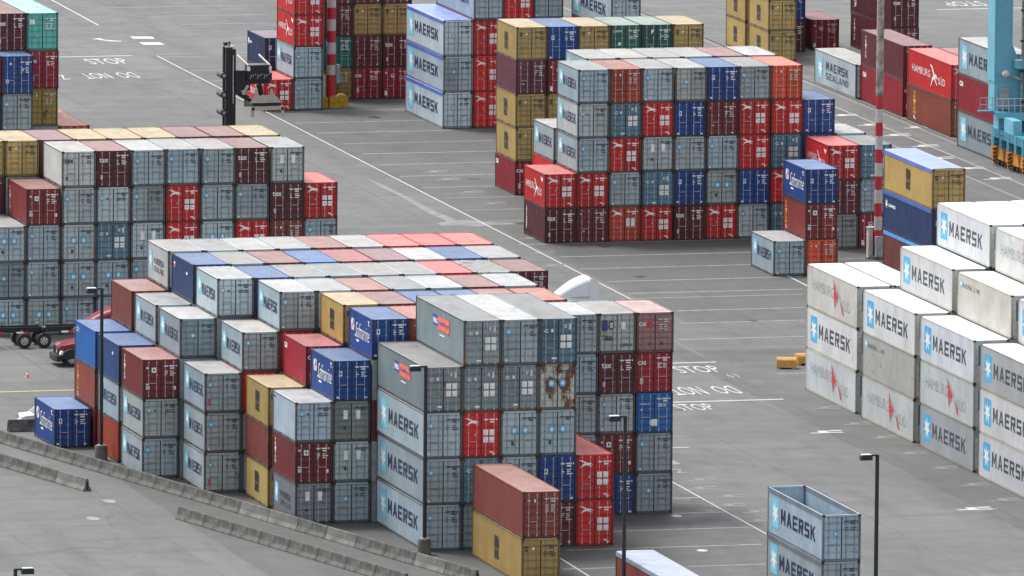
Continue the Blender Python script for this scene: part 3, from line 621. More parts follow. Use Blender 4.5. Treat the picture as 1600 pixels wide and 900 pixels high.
def bay_sheet(x0, y0, x1, y1):
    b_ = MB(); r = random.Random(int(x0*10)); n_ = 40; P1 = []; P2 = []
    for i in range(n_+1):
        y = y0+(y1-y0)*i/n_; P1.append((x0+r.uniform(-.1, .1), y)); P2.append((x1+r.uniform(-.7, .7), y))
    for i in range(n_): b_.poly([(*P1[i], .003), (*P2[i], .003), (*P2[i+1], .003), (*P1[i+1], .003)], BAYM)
    tag(link('storage_bay_dark_sheet', b_.mesh('storage_bay_dark_sheet')), kind='structure')
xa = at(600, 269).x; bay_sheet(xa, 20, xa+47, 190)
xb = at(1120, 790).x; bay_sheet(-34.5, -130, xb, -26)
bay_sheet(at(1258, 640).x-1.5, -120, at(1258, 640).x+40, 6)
LW = flat('line_paint_worn', (.215, .215, .21), .6, 0, .35, 2.0); LB = flat('line_paint_bright', (.42, .42, .41), .6, 0, .15); LY = flat('line_paint_yellow', (.55, .43, .15), .6, 0, .25)
LF = flat('line_paint_faint', (.145, .146, .143), .6, 0, .3, 2.0); STAIN = flat('pale_stain', (.145, .15, .147), .6, 0, .3, 1.0); OIL = flat('oil_stain', (.02, .02, .022), .45, 0, .3, 1.0)
lines = MB()
def ln(p0, p1, w_, m, z=.005):
    a = at(*p0, z); b2 = at(*p1, z); d = (b2-a).normalized(); nrm = Vector((-d.y, d.x, 0))*w_/2
    lines.poly([a-nrm, b2-nrm, b2+nrm, a+nrm], m)
def lnx(x0, x1, y, m, w_=.22, z=.005):      # across the bays, parallel to X
    a = at(x0, y, z); b2 = at(x1, y, z); yy = at((x0+x1)/2, y, z).y
    lines.poly([(a.x, yy-w_/2, z), (b2.x, yy-w_/2, z), (b2.x, yy+w_/2, z), (a.x, yy+w_/2, z)], m)
def lny(p0, p1, m, w_=.2, z=.009):
    a = at(*p0, z); b2 = at(*p1, z)
    lines.poly([(a.x-w_/2, a.y, z), (b2.x-w_/2, b2.y, z), (b2.x+w_/2, b2.y, z), (a.x+w_/2, a.y, z)], m)
lny((245, 87), (985, 467), LB, .13); lny((985, 467), (1030, 490), LW, .16); lny((1040, 747), (1197, 834), LB, .12); lny((70, -6), (154, 39.5), LB, .16); lny((875, 872), (925, 903), LB, .14); lny((1180, 405), (1262, 447), LB, .16)
for x0, x1, y, m in [(248, 560, 86, LF), (295, 420, 109, LF), (330, 384, 126, LF), (415, 640, 173, LW), (458, 670, 190, LW), (490, 776, 205, LW), (530, 776, 222, LF), (560, 800, 238, LW), (590, 800, 255, LW),
        (620, 800, 273.5, LW), (655, 830, 291, LF), (690, 830, 308, LF), (725, 835, 327, LF), (760, 835, 345, LF), (800, 1240, 377, LW), (865, 1240, 397, LW), (898, 1240, 416, LW), (940, 1262, 436, LW), (975, 1262, 455, LW), (981, 1262, 463, LF),
        (1052, 1262, 483, LW), (1055, 1262, 502.5, LW), (1055, 1262, 528, LW), (1213, 1262, 583, LW), (1050, 1077, 699, LB), (1050, 1094, 778, LW), (1050, 1134, 801, LW), (900, 1178, 827.5, LW), (877, 1200, 855, LW), (877, 962, 888, LW), (1072, 1200, 883, LF),
        (1180, 1420, 405, LF), (150, 420, 10, LF), (230, 420, 24, LF), (280, 420, 37, LF), (980, 1400, 6, LF), (1490, 1560, 795, LF)]: lnx(x0, x1, y, m, .34 if m is LF else .26)
lnx(1046, 1121, 566.5, LB, .34); lnx(1046, 1229, 626, LB, .34); lnx(80, 208, 88, LB, .34); lnx(1460, 1600, 13.5, LB, .34); lnx(-20, 120, 611, LY, .22)
ln((1052, 532), (1100, 557), .10, LF)
# crane lane edge strips
p0 = at(1270, 128); 
for dx, m, w_ in ((-.75, LF, .5), (-3.2, LW, .22), (-6.0, LF, .3)): 
    x = p0.x+dx; lines.poly([(x, p0.y-140, .005), (x+w_, p0.y-140, .005), (x+w_, p0.y+60, .005), (x, p0.y+60, .005)], m)
# words painted on the yard
def ground_text(t, px0, px1, pyc, h, turned=False, m='w', sk=0.0):
    a = at(px0, pyc); b2 = at(px1, pyc); D = Decal()
    (D.rot if turned else D.text)(t, 0, 0, b2.x-a.x, h, m, 0, .0)
    me = D.build(lambda u, v, lay: (a.x+u, a.y-h/2+v, .010), 'ground_lettering', (0, 0, 0), {'w': LB, 'l': LW, 'f': LF}); o = link('road_lettering', me); tag(o, kind='structure')
ground_text('STOP', 136, 200, 96.5, 4.0); ground_text('DO  NOT', 130, 216, 119, 4.0, True); ground_text('Z', 93, 105, 121, 3, True)
ground_text('STOP', 1056, 1126, 578, 3.2); ground_text('DO  NOT', 1048, 1156, 611.5, 3.8, True); ground_text('STOP', 1056, 1116, 637, 3.0); ground_text('STOP', 1476, 1540, 6.5, 3.6, True)
for px, py, t in [(1145, 587, '63'), (1050, 723, '1'), (1060, 736, '2')]: ground_text(t, px-9, px+9, py, 1.8, False, 'l')
for i, (px, py) in enumerate([(1096, 749), (1096, 763), (1141, 775), (1141, 789), (1182, 799), (1190, 813), (1291, 637), (1338, 662), (1381, 683), (1424, 708), (1474, 731), (1522, 757), (1570, 781), (1522, 795), (1290, 675),
        (1318, 180), (1360, 195), (1400, 211), (1444, 228), (1468, 247), (1516, 263), (1557, 279), (1432, 199), (680, 268), (700, 280), (735, 300), (770, 318), (830, 372), (845, 395), (865, 415)]):
    strong = py < 300 and px > 1200 or px == 1290 or (px, py) == (1522, 795)
    a = at(px, py); m = LB if strong else LF; ww = 1.0 if not strong else 1.15
    lines.poly([(a.x-ww, a.y-.5, .008), (a.x+ww, a.y-.5, .008), (a.x+ww, a.y-.2, .008), (a.x-ww, a.y-.2, .008)], m)
    lines.poly([(a.x-ww*.4, a.y-.2, .008), (a.x+ww*.2, a.y-.2, .008), (a.x+ww*.2, a.y+.6, .008), (a.x-ww*.4, a.y+.6, .008)], m)
    lines.poly([(a.x+ww*.3, a.y+.3, .009), (a.x+ww*1.1, a.y+.3, .009), (a.x+ww*1.1, a.y+.7, .009), (a.x+ww*.3, a.y+.7, .009)], m)
for q in ([(203, 57), (238, 57), (242, 60.5), (208, 60.5)], [(217, 66), (250, 66), (258, 70), (224, 70)], [(142, 61), (155, 59.5), (163, 62), (176, 63), (190, 63.8), (189, 64.8), (172, 64.5), (160, 63), (152, 61.5)]):
    lines.poly([at(*p, .008) for p in q], LB)
def blob(px, py, rx, ry, m, seed=0, z=.012):
    r = random.Random(seed+int(px)); c = at(px, py, z); k = .6 if m is OIL else 1; lines.poly([(c.x+rx*k*math.cos(t*math.pi/9)*r.uniform(.5 if k < 1 else .9, 1.3 if k < 1 else 1.08), c.y+ry*k*math.sin(t*math.pi/9)*r.uniform(.5 if k < 1 else .9, 1.3 if k < 1 else 1.08), z) for t in range(18)], m)
for px, py, rx, ry, m in [(171, 783, .4, .8, LW), (145, 810, .4, .8, LW), (1057, 806, .35, .5, LB), (1097, 860, .35, .5, LB), (1075, 781, .6, .8, OIL), (1001, 432, .7, .7, OIL), (815, 349, 1.0, .8, OIL), (740, 279, .9, .8, OIL), (1175, 501, .8, .7, OIL), (190, 5, 1.2, 3, OIL),
        (585, 183, .8, 1.2, OIL), (945, 385, .9, .8, OIL), (1060, 640, .6, 1.0, OIL), (1110, 798, .7, 1.0, OIL), (1140, 850, .7, 1, OIL)]: blob(px, py, rx, ry, m)
r_ = random.Random(4)
lines.poly([at(*p, .0075) for p in [(572, 278), (602, 290), (640, 309), (668, 324), (690, 334), (704, 339), (712, 343), (738, 344), (762, 347), (790, 347.5), (812, 350), (772, 351.5), (748, 354), (712, 351.5), (690, 353), (684, 349), (698, 345), (676, 336), (650, 322), (618, 303), (590, 290)]], STAIN)
tag(link('road_markings', lines.mesh('road_markings', fixn=False)), kind='structure')

# ------------------------------------------------------------------ container blocks (columns counted from the left, tokens bottom to top)
DX = 187.0; DP = 2.47; S = 'stepped block'
row('far row, stepped block', DX, 797.9, DP, {-2: 'm pv q', -1: '. . . p', 0: '. . . . k', 1: '. . . . g', 2: '. . . . g2', 3: '. . . . g2', 4: '. . . . p', 5: '. . . . g', 6: '. . . . r', 7: '. . . . r', 8: '. . . . r2'})
row('second row, stepped block', DX, 790.95, DP, {-2: 'o g s1', -1: '. . . g2', 0: '. . . . s0', 1: '. . . . g', 2: '. . . . m', 3: '. . . . q', 4: '. . . . c', 5: '. . . . mm', 6: '. . . . g2', 7: '. . . . q', 8: '. . . . g'})
row('third row, stepped block', DX, 783.95, DP, {-2: 'g g2 mp', -1: '. . . g3', 0: '. . . . g2', 1: '. . . . s0', 2: '. . . . g', 3: '. . . . g', 4: '. . . . g', 5: '. . . . g2', 6: '. . . . r', 7: '. . . . GR', 8: '. . . . m'})
row('fourth row, stepped block', DX, 776.9, DP, {-1: 'gs g gs', 0: 'g gb r g', 1: '. . . r g', 2: '. . . . g', 3: '. . . . p', 4: '. . . . g2', 5: '. . . . g2', 6: '. . . . m', 7: '. . . . g'})
row('fifth row, stepped block', DX, 769.9, DP, {0: 'y p y', 1: '. . . c', 2: '. . . . y', 3: '. . . . mm', 4: '. . . . s1', 5: '. . . . s0', 6: '. . . . m', 7: '. . . . o'})
row('sixth row, stepped block', DX+.1, 762.8, 2.485, {0: 'wd mp a', 1: 'g3 w wb s', 2: '. . . . s', 3: '. . . . o', 4: '. . . . .', 5: '. . . . .', 6: '. . . . .', 7: '. g g g g', 8: 's mp g t gr', 9: 'g3 g q c cf'})
row('near block before stepped rows', 192.35, 750.4, 2.475, {0: 'g g g N', 1: 'g3 n r nr N', 2: '. g G nr g', 3: 'm s G GR n'}, L=L40, hc=True)
row('short red stack, near block', 192.35, 750.4, 2.475, {4: 'r r'}, L=L40, hc=True)
row('pair near the light pole', 194.89, 735.96, 2.5, {0: 'y p'}, L=L40, hc=True)
row('standing alone behind the barrier', 179.44, 798.46, 2.5, {0: 's'})
row('front row, tall left block', 191.99, 852.16, 2.5116, {-2: 'G g3 G', -1: 'G g g mp', 0: 'g G G g x', 1: 'g G n g2 t', 2: '. g w g g', 3: '. . r r g', 4: '. . G g g', 5: '. . r g t', 6: '. . p t w', 7: '. . g r'})
row('rear row, tall left block', 191.99, 859.15, 2.5116, {-2: '. . . mm y', -1: '. . . . y', 0: '. . . . mm', 1: '. . . . y', 2: '. . . . y', 3: '. . . . y', 4: '. . . . m', 5: '. . . . m', 6: '. . . . y'})
row('front row, centre-right block', 238.37, 894.39, 2.497, {0: 't r', 1: 'm r g g2 g', 2: 'r2 g r n o', 3: 'r n w r g', 4: 't s g s gb', 5: 'r G g m s', 6: 'g s r r g', 7: 'n r n r O', 8: '. . s s', 9: '. . g2'})
row('rear row, centre-right block', 238.37, 901.4, 2.497, {1: '. r g', 2: '. . . . g', 3: '. . . . g2', 4: '. . . . g', 5: '. . . . g', 6: '. . . . m', 7: '. . . . g'})
row('stack right of centre block', 258.2, 887.11, 2.5, {0: 'gb m r', 1: 'cp g n'})
row('stack left of striped mast', 252.57, 873.34, 2.5, {0: 'O mv s'})
row('alone on the ground by blue stack', 250.07, 873.25, 2.5, {0: 'g'})
row('row behind centre-right block', 243.56, 922.74, 2.494, {0: 'c y y mm y', 1: '. y y cp s', 2: '. . . . y', 3: '. . . . e', 4: '. . . . e2', 5: '. . . . y'})
row('far centre row', 248.78, 965.48, 2.5, {0: 'OT OT OT'}, L=L40, hc=True)
row('far centre block', 248.78, 965.48, 2.5, {1: 'r r r g', 2: '. . . r', 3: '. . . g'}, L=L40, hc=True)
a = at(955, 49, 8.7); row('far centre, right end', a.x+OX, a.y+OY, 2.5, {0: '. . . g'}, L=L40, hc=True)
a = at(458.75, 173.5); row('far left block, front row', a.x+OX, a.y+OY, 2.49, {-1: 'r', 0: 'g g r r'})
row('far left block, second row', a.x+OX-.75, a.y+OY+7, 2.49, {0: 'm cb'})
a = at(551.5, 155.3); row('far left block, right row', a.x+OX, a.y+OY, 2.49, {-1: 'yo u m m', 0: 'c m y m', 1: 'cp t y mm'})
a = at(91.5, 20, 14.48); X0 = a.x+OX-CW; Y0 = a.y+OY
row('top left stack', X0, Y0, 2.5, {-1: '. . . . t', 0: '. . yo c tl', 1: '. o'}, L=L40, hc=True)
a = at(52, 87, 11.6); row('nearer top left stack', a.x+OX-CW, a.y+OY, 2.5, {0: '. . g st', -1: '. . q r'}, L=L40, hc=True)
row('open pair at bottom right', 210.41, 723.03, 2.5, {0: 'OG OG'}, L=L40, hc=True)
a = at(962, 861, 2.9); row('low at the bottom edge', a.x+OX, a.y+OY-L40, 2.5, {0: 'OW'}, L=L40, hc=True)
row('stack right of striped mast', 252.79, 842.02, 2.5, {0: 'OY OM OB OY'}, L=L40, hc=True)
# white refrigerated boxes on the right
FX = 236.04; FY = 803.51
def fy(px, py): a = at(px, py, 8.7); return a.x+OX, a.y+OY-L40
row('far row, white block', FX, FY, 2.55, {0: 'FS F FS', 1: '. . FS'}, L=L40, hc=True)
x, y = fy(1348.75, 452.5); row('second row, white block', x, y, 2.55, {0: 'FS FD F', 1: '. . . F', 2: '. . . . F', 3: '. . . . FS', 4: '. . . . F'}, L=L40, hc=True)
x, y = fy(1439, 494); row('third row, white block', x, y, 2.55, {0: 'FG FS F', 1: '. . . FL', 2: '. . . . FS', 3: '. . . . F'}, L=L40, hc=True)  # lowest box of the first column: shade put into its greyer colour
x, y = fy(1532, 537); row('near row, white block', x, y, 2.55, {0: 'F F FG', 1: '. . . F'}, L=L40, hc=True)
# long boxes along the crane rail
def hx(px, py, z): a = at(px, py, z); return a.x+OX, a.y+OY-L40
KIND['gS'] = ((.40, .47, .50), .12, 'ms', 'g', 'k', 'grey container with two-line lettering')
x, y = hx(1273, 75, 2.9); row('alone beside the crane rail', x, y, 2.5, {0: 'gS'}, L=L40, hc=True)
x, y = hx(1345.5, 46, 5.8); row('second from left along rail', x, y, 2.5, {0: 'c m'}, L=L40, hc=True)
x, y = hx(1418.5, 75, 5.8); row('third along the rail', x, y, 2.5, {0: 'pv r', 1: '. m'}, L=L40, hc=True)
x, y = hx(1497.5, 58, 8.7); row('beside the blue crane', x, y, 2.5, {0: 'g c g'}, L=L40, hc=True)
x, y = hx(1328.7, 72, 0); row('tall stack at top right', x, y, 2.5, {0: 'm t m'}, L=L40, hc=True)
a = at(1268, 78.5); row('low single at the top', a.x+OX, a.y+OY, 2.5, {0: 'cp'})
a = at(1214.5, 81.5); row('behind tan stacks', a.x+OX, a.y+OY, 2.5, {0: 't s s'})
a = at(1199.5, 97); row('front tan stack', a.x+OX, a.y+OY, 2.5, {0: 'y y y'}); row('rear tan stack', a.x+OX, a.y+OY+7, 2.5, {0: 'y y y'})
hid = link('stacked_containers', HID.mesh('stacked_containers')); tag(hid, 'the rest of the stacked containers, standing under and behind the others', 'container stacks', None, 'stuff')

# ------------------------------------------------------------------ striped masts
RPAINT = flat('mast_red', (.42, .018, .03), .5, 0, .12); WPAINT = flat('mast_white', (.46, .43, .42), .5, 0, .14, 6); OLDW = flat('mast_stained', (.30, .255, .235), .7, 0, .5, 2.5)
CONC = flat('concrete', (.12, .12, .11), .8, 0, .4, 1.6); CONCD = flat('concrete_dirty', (.085, .086, .078), .85, 0, .5, 2.2); DKGREEN = flat('pole_dark_green', (.012, .018, .022), .45)
YCONC = flat('yellow_concrete', (.42, .25, .02), .75, 0, .4, 3); CABG = flat('cabinet_grey', (.27, .31, .33), .5); LENS = flat('lamp_top', (.62, .64, .64), .3)
def mast(px, pyb, z0, bands, label, r0, r1, upper):
    b = at(px, pyb); root = empty('striped_mast', b); tag(root, label, 'light mast', 'striped masts')
    z = z0; rr = lambda t: r0+(r1-r0)*min(1, t/30)
    for i, h in enumerate(bands):
        mb = MB(); mb.tube((0, 0, z), (0, 0, z+h), rr(z), RPAINT if i % 2 == 0 else WPAINT, 20, rr(z+h)); link('red_band' if i % 2 == 0 else 'white_band', mb.mesh('mast_band'), root); z += h
    mb = MB(); mb.tube((0, 0, z), (0, 0, 30), rr(z), upper, 20, rr(30)); link('mast_shaft', mb.mesh('mast_shaft'), root)
    return root, b
s1 = 19.6
m1, b1 = mast(1371, 405, 1.2, [1.0]*11, 'tall red and white striped mast beside the dark blue open container', .29, .26, OLDW)
mb = MB(); mb.tube((0, 0, 0), (0, 0, .25), .55, CONC, 20); link('foundation', mb.mesh('foundation'), m1)
mb = MB(); mb.box(-.30, -.62, .25, .45, -.30, 1.75, CABG); link('control_box', mb.mesh('control_box'), m1)
mb = MB(); mb.box(-.45, -.35, 0, .2, .3, .08, CAST); mb.box(-.40, -.3, .08, -.05, .25, 2.3, WPAINT); mb.box(.0, -.3, .08, .15, .25, 2.0, CONC); mb.box(-.44, -.34, 2.3, .18, .29, 2.38, GALV)
c_ = link('roadside_cabinet', mb.mesh('roadside_cabinet')); c_.location = at(1363, 404); tag(c_, 'pale narrow cabinet standing left of the striped mast foot', 'cabinet')
m2, b2_ = mast(517, 166, .6, [2.0, .8, .9, .95, .95, .95, .95, .95, .95], 'red and white striped mast with yellow foot at top left stacks', .36, .36, WPAINT)
mb = MB(); mb.tube((0, 0, .0), (0, 0, .6), .9, CONC, 16)
link('foundation', mb.mesh('foundation'), m2)
for i, (dx, dy) in enumerate(((-.85, -.7), (0, -.95), (.85, -.7), (.95, .4), (-.95, .4))):
    q = MB(); q.prism([(-.42, 0), (.42, 0), (.36, .75), (.2, .95), (-.2, .95), (-.36, .75)], 'y', -.3, .3, YCONC); o = link('guard_block', q.mesh('guard_block'), m2); o.location = (dx, dy, 0)
mb = MB(); mb.box(-.70, -.2, .9, -.52, .2, 2.6, GALV); mb.box(.42, -.2, 1.9, .72, .2, 3.4, CABG); mb.box(-.9, .0, .6, -.78, .1, 4.4, BLACK); link('cable_cabinet', mb.mesh('cable_cabinet'), m2)
# ------------------------------------------------------------------ lamp posts
def lamp(px, pyb, h, side, label, foot=.9, r=.13):
    b = at(px, pyb); root = empty('lamp_post', b); tag(root, label, 'lamp post', 'dark lamp posts')
    mb = MB(); mb.tube((0, 0, foot), (0, 0, h), r, DKGREEN, 12, r*.85); mb.tube((0, 0, foot), (0, 0, foot+.08), r+.12, GALV, 12); link('pole', mb.mesh('pole'), root)
    mb = MB(); mb.tube((0, 0, 0), (0, 0, foot), .42, CONC, 20); mb.tube((0, 0, foot), (0, 0, foot+.05), .36, CONC, 20); link('foundation', mb.mesh('foundation'), root)
    s = side
    mb = MB(); mb.box(min(0, s*.5), -.05, h-.10, max(0, s*.5), .05, h, DKGREEN)
    link('arm', mb.mesh('arm'), root)
    mb = MB(); x0, x1 = sorted((s*.35, s*1.05)); mb.prism([(x0, h-.32), (x1, h-.32), (x1, h-.06), (x1-.08, h+.0), (x0+.08, h+.0), (x0, h-.06)], 'y', -.22, .22, DKGREEN); link('lamp_head', mb.mesh('lamp_head'), root)
    mb = MB(); mb.box(x0+.06, -.19, h+.0, x1-.06, .19, h+.03, LENS); link('lamp_cover', mb.mesh('lamp_cover'), root)
lamp(158, 719, 11.4, -1, 'dark lamp post in front of the blue boxes at left', .95)
lamp(663, 866, 11.9, -1, 'dark lamp post in front of the long grey containers', .95)
lamp(974, 952, 11.9, -1, 'dark lamp post beside the low brown container')
lamp(1367, 1010, 11.6, -1, 'dark lamp post right of the open container pair', .9, .135)
lamp(23, 1160, 10.0, 1, 'dark lamp post reaching in at the bottom left corner', .9)
# ------------------------------------------------------------------ concrete barriers
JB = [(-.30, 0), (.30, 0), (.30, .08), (.17, .33), (.085, .80), (-.085, .80), (-.17, .33), (-.30, .08)]
def barrier(a, b2, label):
    c = (a+b2)/2; d = b2-a; L_ = d.length-.07; ang = math.atan2(d.y, d.x)
    root = empty('concrete_barrier', (c.x, c.y, 0), ang); tag(root, label, 'barrier', 'concrete road barriers')
    mb = MB(); mb.prism(JB, 'x', -L_/2, L_/2, CONCD if rnd.random() < .7 else CONC); o = link('barrier_body', mb.mesh('barrier_body'), root)
    mb = MB(); r = rnd.uniform(.0, .03); mb.box(-L_/2-.035, -.05, .1, -L_/2+.02, .05, .6, BLACK); mb.box(L_/2-.02, -.05, .1, L_/2+.035, .05, .6, BLACK); link('connector', mb.mesh('connector'), root)
BN = {}
def barrier_line(p0, p1, n, where, side='left'):
    A = at(*p0); B = at(*p1); d = (B-A)/n; nrm = Vector((-d.y, d.x, 0)).normalized()*.30
    for i in range(n):
        barrier(A+d*i+nrm, A+d*(i+1)+nrm, '%s barrier from the left in the %s' % (ORD[i+1] if i < 11 else ['twelfth', 'thirteenth', 'fourteenth', 'fifteenth', 'sixteenth', 'seventeenth', 'eighteenth'][i-11], where))
barrier_line((-13, 689.5), (739.5, 911.5), 17, 'long line along the stacks')
barrier_line((-49, 715), (130, 768), 4, 'short line ending at left')
barrier_line((273.5, 811), (629, 917), 8, 'near line at the bottom')
A = at(13, 675.5); barrier(A+Vector((0, .3, 0)), A+Vector((3.1, .3, 0)), 'short barrier left of the lone blue container')
# ------------------------------------------------------------------ orange blocks
ORB = flat('orange_block_paint', (.52, .28, .07), .6, 0, .18)
for i, (px, py, rz, ln_, lb) in enumerate([(1229, 575.5, R(-18), 1.35, 'larger orange block on the asphalt left of the white block'), (1252, 569.5, R(8), .9, 'smaller orange block touching the corner of the white containers')]):
    root = empty('orange_block', at(px, py), rz); tag(root, lb, 'barrier block', 'orange blocks')
    mb = MB(); mb.prism([(-.42, .12), (.42, .12), (.42, .62), (.30, .75), (.06, .75), (.06, .68), (-.06, .68), (-.06, .75), (-.30, .75), (-.42, .62)], 'x', -ln_/2, ln_/2, ORB); link('block_body', mb.mesh('block_body'), root)
    for x in (-ln_/2+.15, ln_/2-.15):
        mb = MB(); mb.box(x-.12, -.40, 0, x+.12, .40, .12, ORB); link('foot', mb.mesh('foot'), root)
    mb = MB(); mb.tube((ln_/2-.01, 0, .35), (ln_/2+.015, 0, .35), .1, BLACK, 12); link('bolt_hole', mb.mesh('bolt_hole'), root)
# ------------------------------------------------------------------ vehicles
TYRE = flat('tyre', (.018, .018, .018), .85); HUB = flat('wheel_hub', (.55, .55, .54), .35, .3); CHAS = flat('chassis_black', (.012, .012, .014), .5); REDT = flat('truck_red', (.20, .02, .035), .3, 0, .05)
WHT = flat('truck_white', (.66, .69, .70), .28, 0, .04); GLS = flat('dark_glass', (.02, .025, .03), .08); CHR = flat('chrome', (.62, .62, .62), .18, 1)
def wheel(root, x, y, r=.52, w_=.28, name='wheel', face=-1):
    mb = MB(); n = 24; prof = [(r*.55, w_/2-.03), (r*.62, w_/2), (r*.95, w_/2), (r, w_/2-.05), (r, -w_/2+.05), (r*.95, -w_/2), (r*.62, -w_/2), (r*.55, -w_/2+.03)]
    for (ra, ya), (rb, yb) in zip(prof, prof[1:]+prof[:1]):
        for i in range(n):
            a0 = 2*math.pi*i/n; a1 = 2*math.pi*(i+1)/n
            mb.poly([(ra*math.cos(a0), ya, ra*math.sin(a0)), (ra*math.cos(a1), ya, ra*math.sin(a1)), (rb*math.cos(a1), yb, rb*math.sin(a1)), (rb*math.cos(a0), yb, rb*math.sin(a0))], TYRE)
    t = link(name, mb.mesh('wheel'), root); t.location = (x, y, r)
    h = MB(); h.tube((0, face*(w_/2-.06), 0), (0, face*(w_/2-.10), 0), r*.56, HUB, 20); h.tube((0, face*(w_/2+.02), 0), (0, face*(w_/2-.08), 0), r*.20, CHR, 12)
    for i in range(6):
        a0 = i*math.pi/3; h.tube((r*.38*math.cos(a0), face*(w_/2-.05), r*.38*math.sin(a0)), (r*.38*math.cos(a0), face*(w_/2-.11), r*.38*math.sin(a0)), r*.09, BLACK, 8)
    link('rim', h.mesh('rim'), t); return t
def loft(mb, secs, m):
    """secs: list of rings (lists of points, same length)"""
    for a_, b_ in zip(secs, secs[1:]):
        n = len(a_)
        for i in range(n): mb.poly([a_[i], a_[(i+1) % n], b_[(i+1) % n], b_[i]], m)
    mb.poly(secs[0][::-1], m); mb.poly(secs[-1], m)
def tractor(loc, rz, body, label, fairing=False, rise=1.85):
    """long-nosed road tractor, nose towards -x"""
    root = empty('truck_tractor', loc, rz); tag(root, label, 'truck')
    mb = MB(); mb.box(.2, -.45, .55, 6.4, -.25, .85, CHAS); mb.box(.2, .25, .55, 6.4, .45, .85, CHAS); mb.box(4.6, -.55, .85, 5.9, .55, 1.0, CHAS); link('chassis', mb.mesh('chassis'), root)
    mb = MB(); secs = []
    for x, hw, zt in ((.05, .55, 1.45), (.25, .72, 1.62), (1.0, .82, 1.75), (2.1, .95, 1.92)):
        secs.append([(x, -hw, .75), (x, -hw*1.0, zt-.22), (x, -hw*.72, zt-.04), (x, 0, zt), (x, hw*.72, zt-.04), (x, hw, zt-.22), (x, hw, .75)])
    loft(mb, secs, body); link('hood', mb.mesh('hood'), root)
    mb = MB(); mb.box(-.04, -.42, .8, .05, .42, 1.42, CHR)
    for i in range(7): mb.box(-.06, -.36+i*.11, .84, -.03, -.32+i*.11, 1.38, CHAS)
    link('grille', mb.mesh('grille'), root)
    mb = MB(); mb.prism([(-.15, -1.18), (-.02, -1.22), (.25, -1.22), (.25, 1.22), (-.02, 1.22), (-.15, 1.18), (-.25, .7), (-.25, -.7)], 'z', .38, .78, CHAS); link('bumper', mb.mesh('bumper'), root)
    for s_ in (-1, 1):
        mb = MB(); sec = []
        for i in range(9):
            a0 = math.pi*i/8; sec.append((.95-.75*math.cos(a0), .62+.62*math.sin(a0)))
        sec += [(1.62, .55), (.28, .55)]
        y0, y1 = sorted((s_*.80, s_*1.22)); mb.prism(sec, 'y', y0, y1, CHAS if body is REDT else body); link('fender', mb.mesh('fender'), root)
        mb = MB(); mb.prism([(.10, .85), (.30, .82), (.34, 1.08), (.2, 1.10)], 'y', *sorted((s_*.72, s_*1.12)), LENS); link('headlight', mb.mesh('headlight'), root)
    mb = MB(); loft(mb, [[(x, y, z) for y, z in ((-1.05, .7), (-1.08, 1.9), (-.98, 2.65), (-.7, 2.85), (.7, 2.85), (.98, 2.65), (1.08, 1.9), (1.05, .7))] for x in (2.15, 2.2)] + [[(x, y*k, z) for y, z in ((-1.08, .7), (-1.12, 1.9), (-1.04, 2.75), (-.7, 2.95), (.7, 2.95), (1.04, 2.75), (1.12, 1.9), (1.08, .7))] for x, k in ((2.6, 1), (4.3, 1))], body)
    cb = link('cab', mb.mesh('cab'), root)
    mb = MB(); mb.poly([(2.13, -.92, 1.98), (2.13, .92, 1.98), (2.16, .84, 2.62), (2.16, -.84, 2.62)], GLS); link('windscreen', mb.mesh('windscreen', fixn=False), cb)
    for s_ in (-1, 1):
        mb = MB(); mb.box(2.45, s_*1.085-.012, 1.95, 3.15, s_*1.085+.012, 2.5, GLS); link('side_window', mb.mesh('side_window'), cb)
        mb = MB(); mb.tube((2.35, s_*1.22, .9), (2.35, s_*1.22, 3.4), .07, CHR, 10) if 0 else mb.box(1.95, s_*1.3-.06, 1.9, 2.05, s_*1.3+.06, 2.5, CHAS); mb.box(2.0, min(s_*1.0, s_*1.3), 2.35, 2.04, max(s_*1.0, s_*1.3), 2.39, CHAS); link('mirror', mb.mesh('mirror'), root)
        mb = MB(); mb.tube((3.2, s_*.78, .55), (4.4, s_*.78, .55), .30, CHR, 14); link('fuel_tank', mb.mesh('fuel_tank'), root)
    if fairing:
        mb = MB(); secs = []
        for i in range(13):
            t = i/12; x = 1.35+3.05*t; z = 2.5+rise*(1-(1-t)**1.55); hw = .55+.55*min(1, t*1.3)
            secs.append([(x, -hw, 2.2), (x, -hw, z-.22), (x, -hw*.9, z-.06), (x, -hw*.6, z+.02), (x, hw*.6, z+.02), (x, hw*.9, z-.06), (x, hw, z-.22), (x, hw, 2.2)])
        loft(mb, secs, body); link('roof_fairing', mb.mesh('roof_fairing'), root)
        for s_ in (-1, 1):
            mb = MB(); mb.prism([(4.3, .6), (4.95, .6), (4.95, 2.3+rise), (4.4, 2.45+rise), (4.3, 2.45+rise)], 'y', *sorted((s_*1.10, s_*1.16)), body); link('side_extender', mb.mesh('side_extender'), root)
        mb = MB(); mb.box(2.9, -1.18, 3.0, 4.3, -1.155, 3.05, CABG); link('trim_strip', mb.mesh('trim_strip'), root)
    for x in (.95, 4.75, 6.0):
        for s_ in (-1, 1): wheel(root, x, s_*1.02, .52, .3 if x < 2 else .55, face=s_)
    return root
p = at(90, 574); tractor((p.x+.1, p.y+1.2, 0), 0, REDT, 'red long-nosed truck behind the bright blue container at left', True, 1.5)
# white tractor: fairing top seen at (905..935, 432)
p = at(935, 434, 4.35); tractor((p.x-4.95, p.y+1.0, 0), 0, WHT, 'white truck with tall rounded roof fairing behind the stepped block', True)
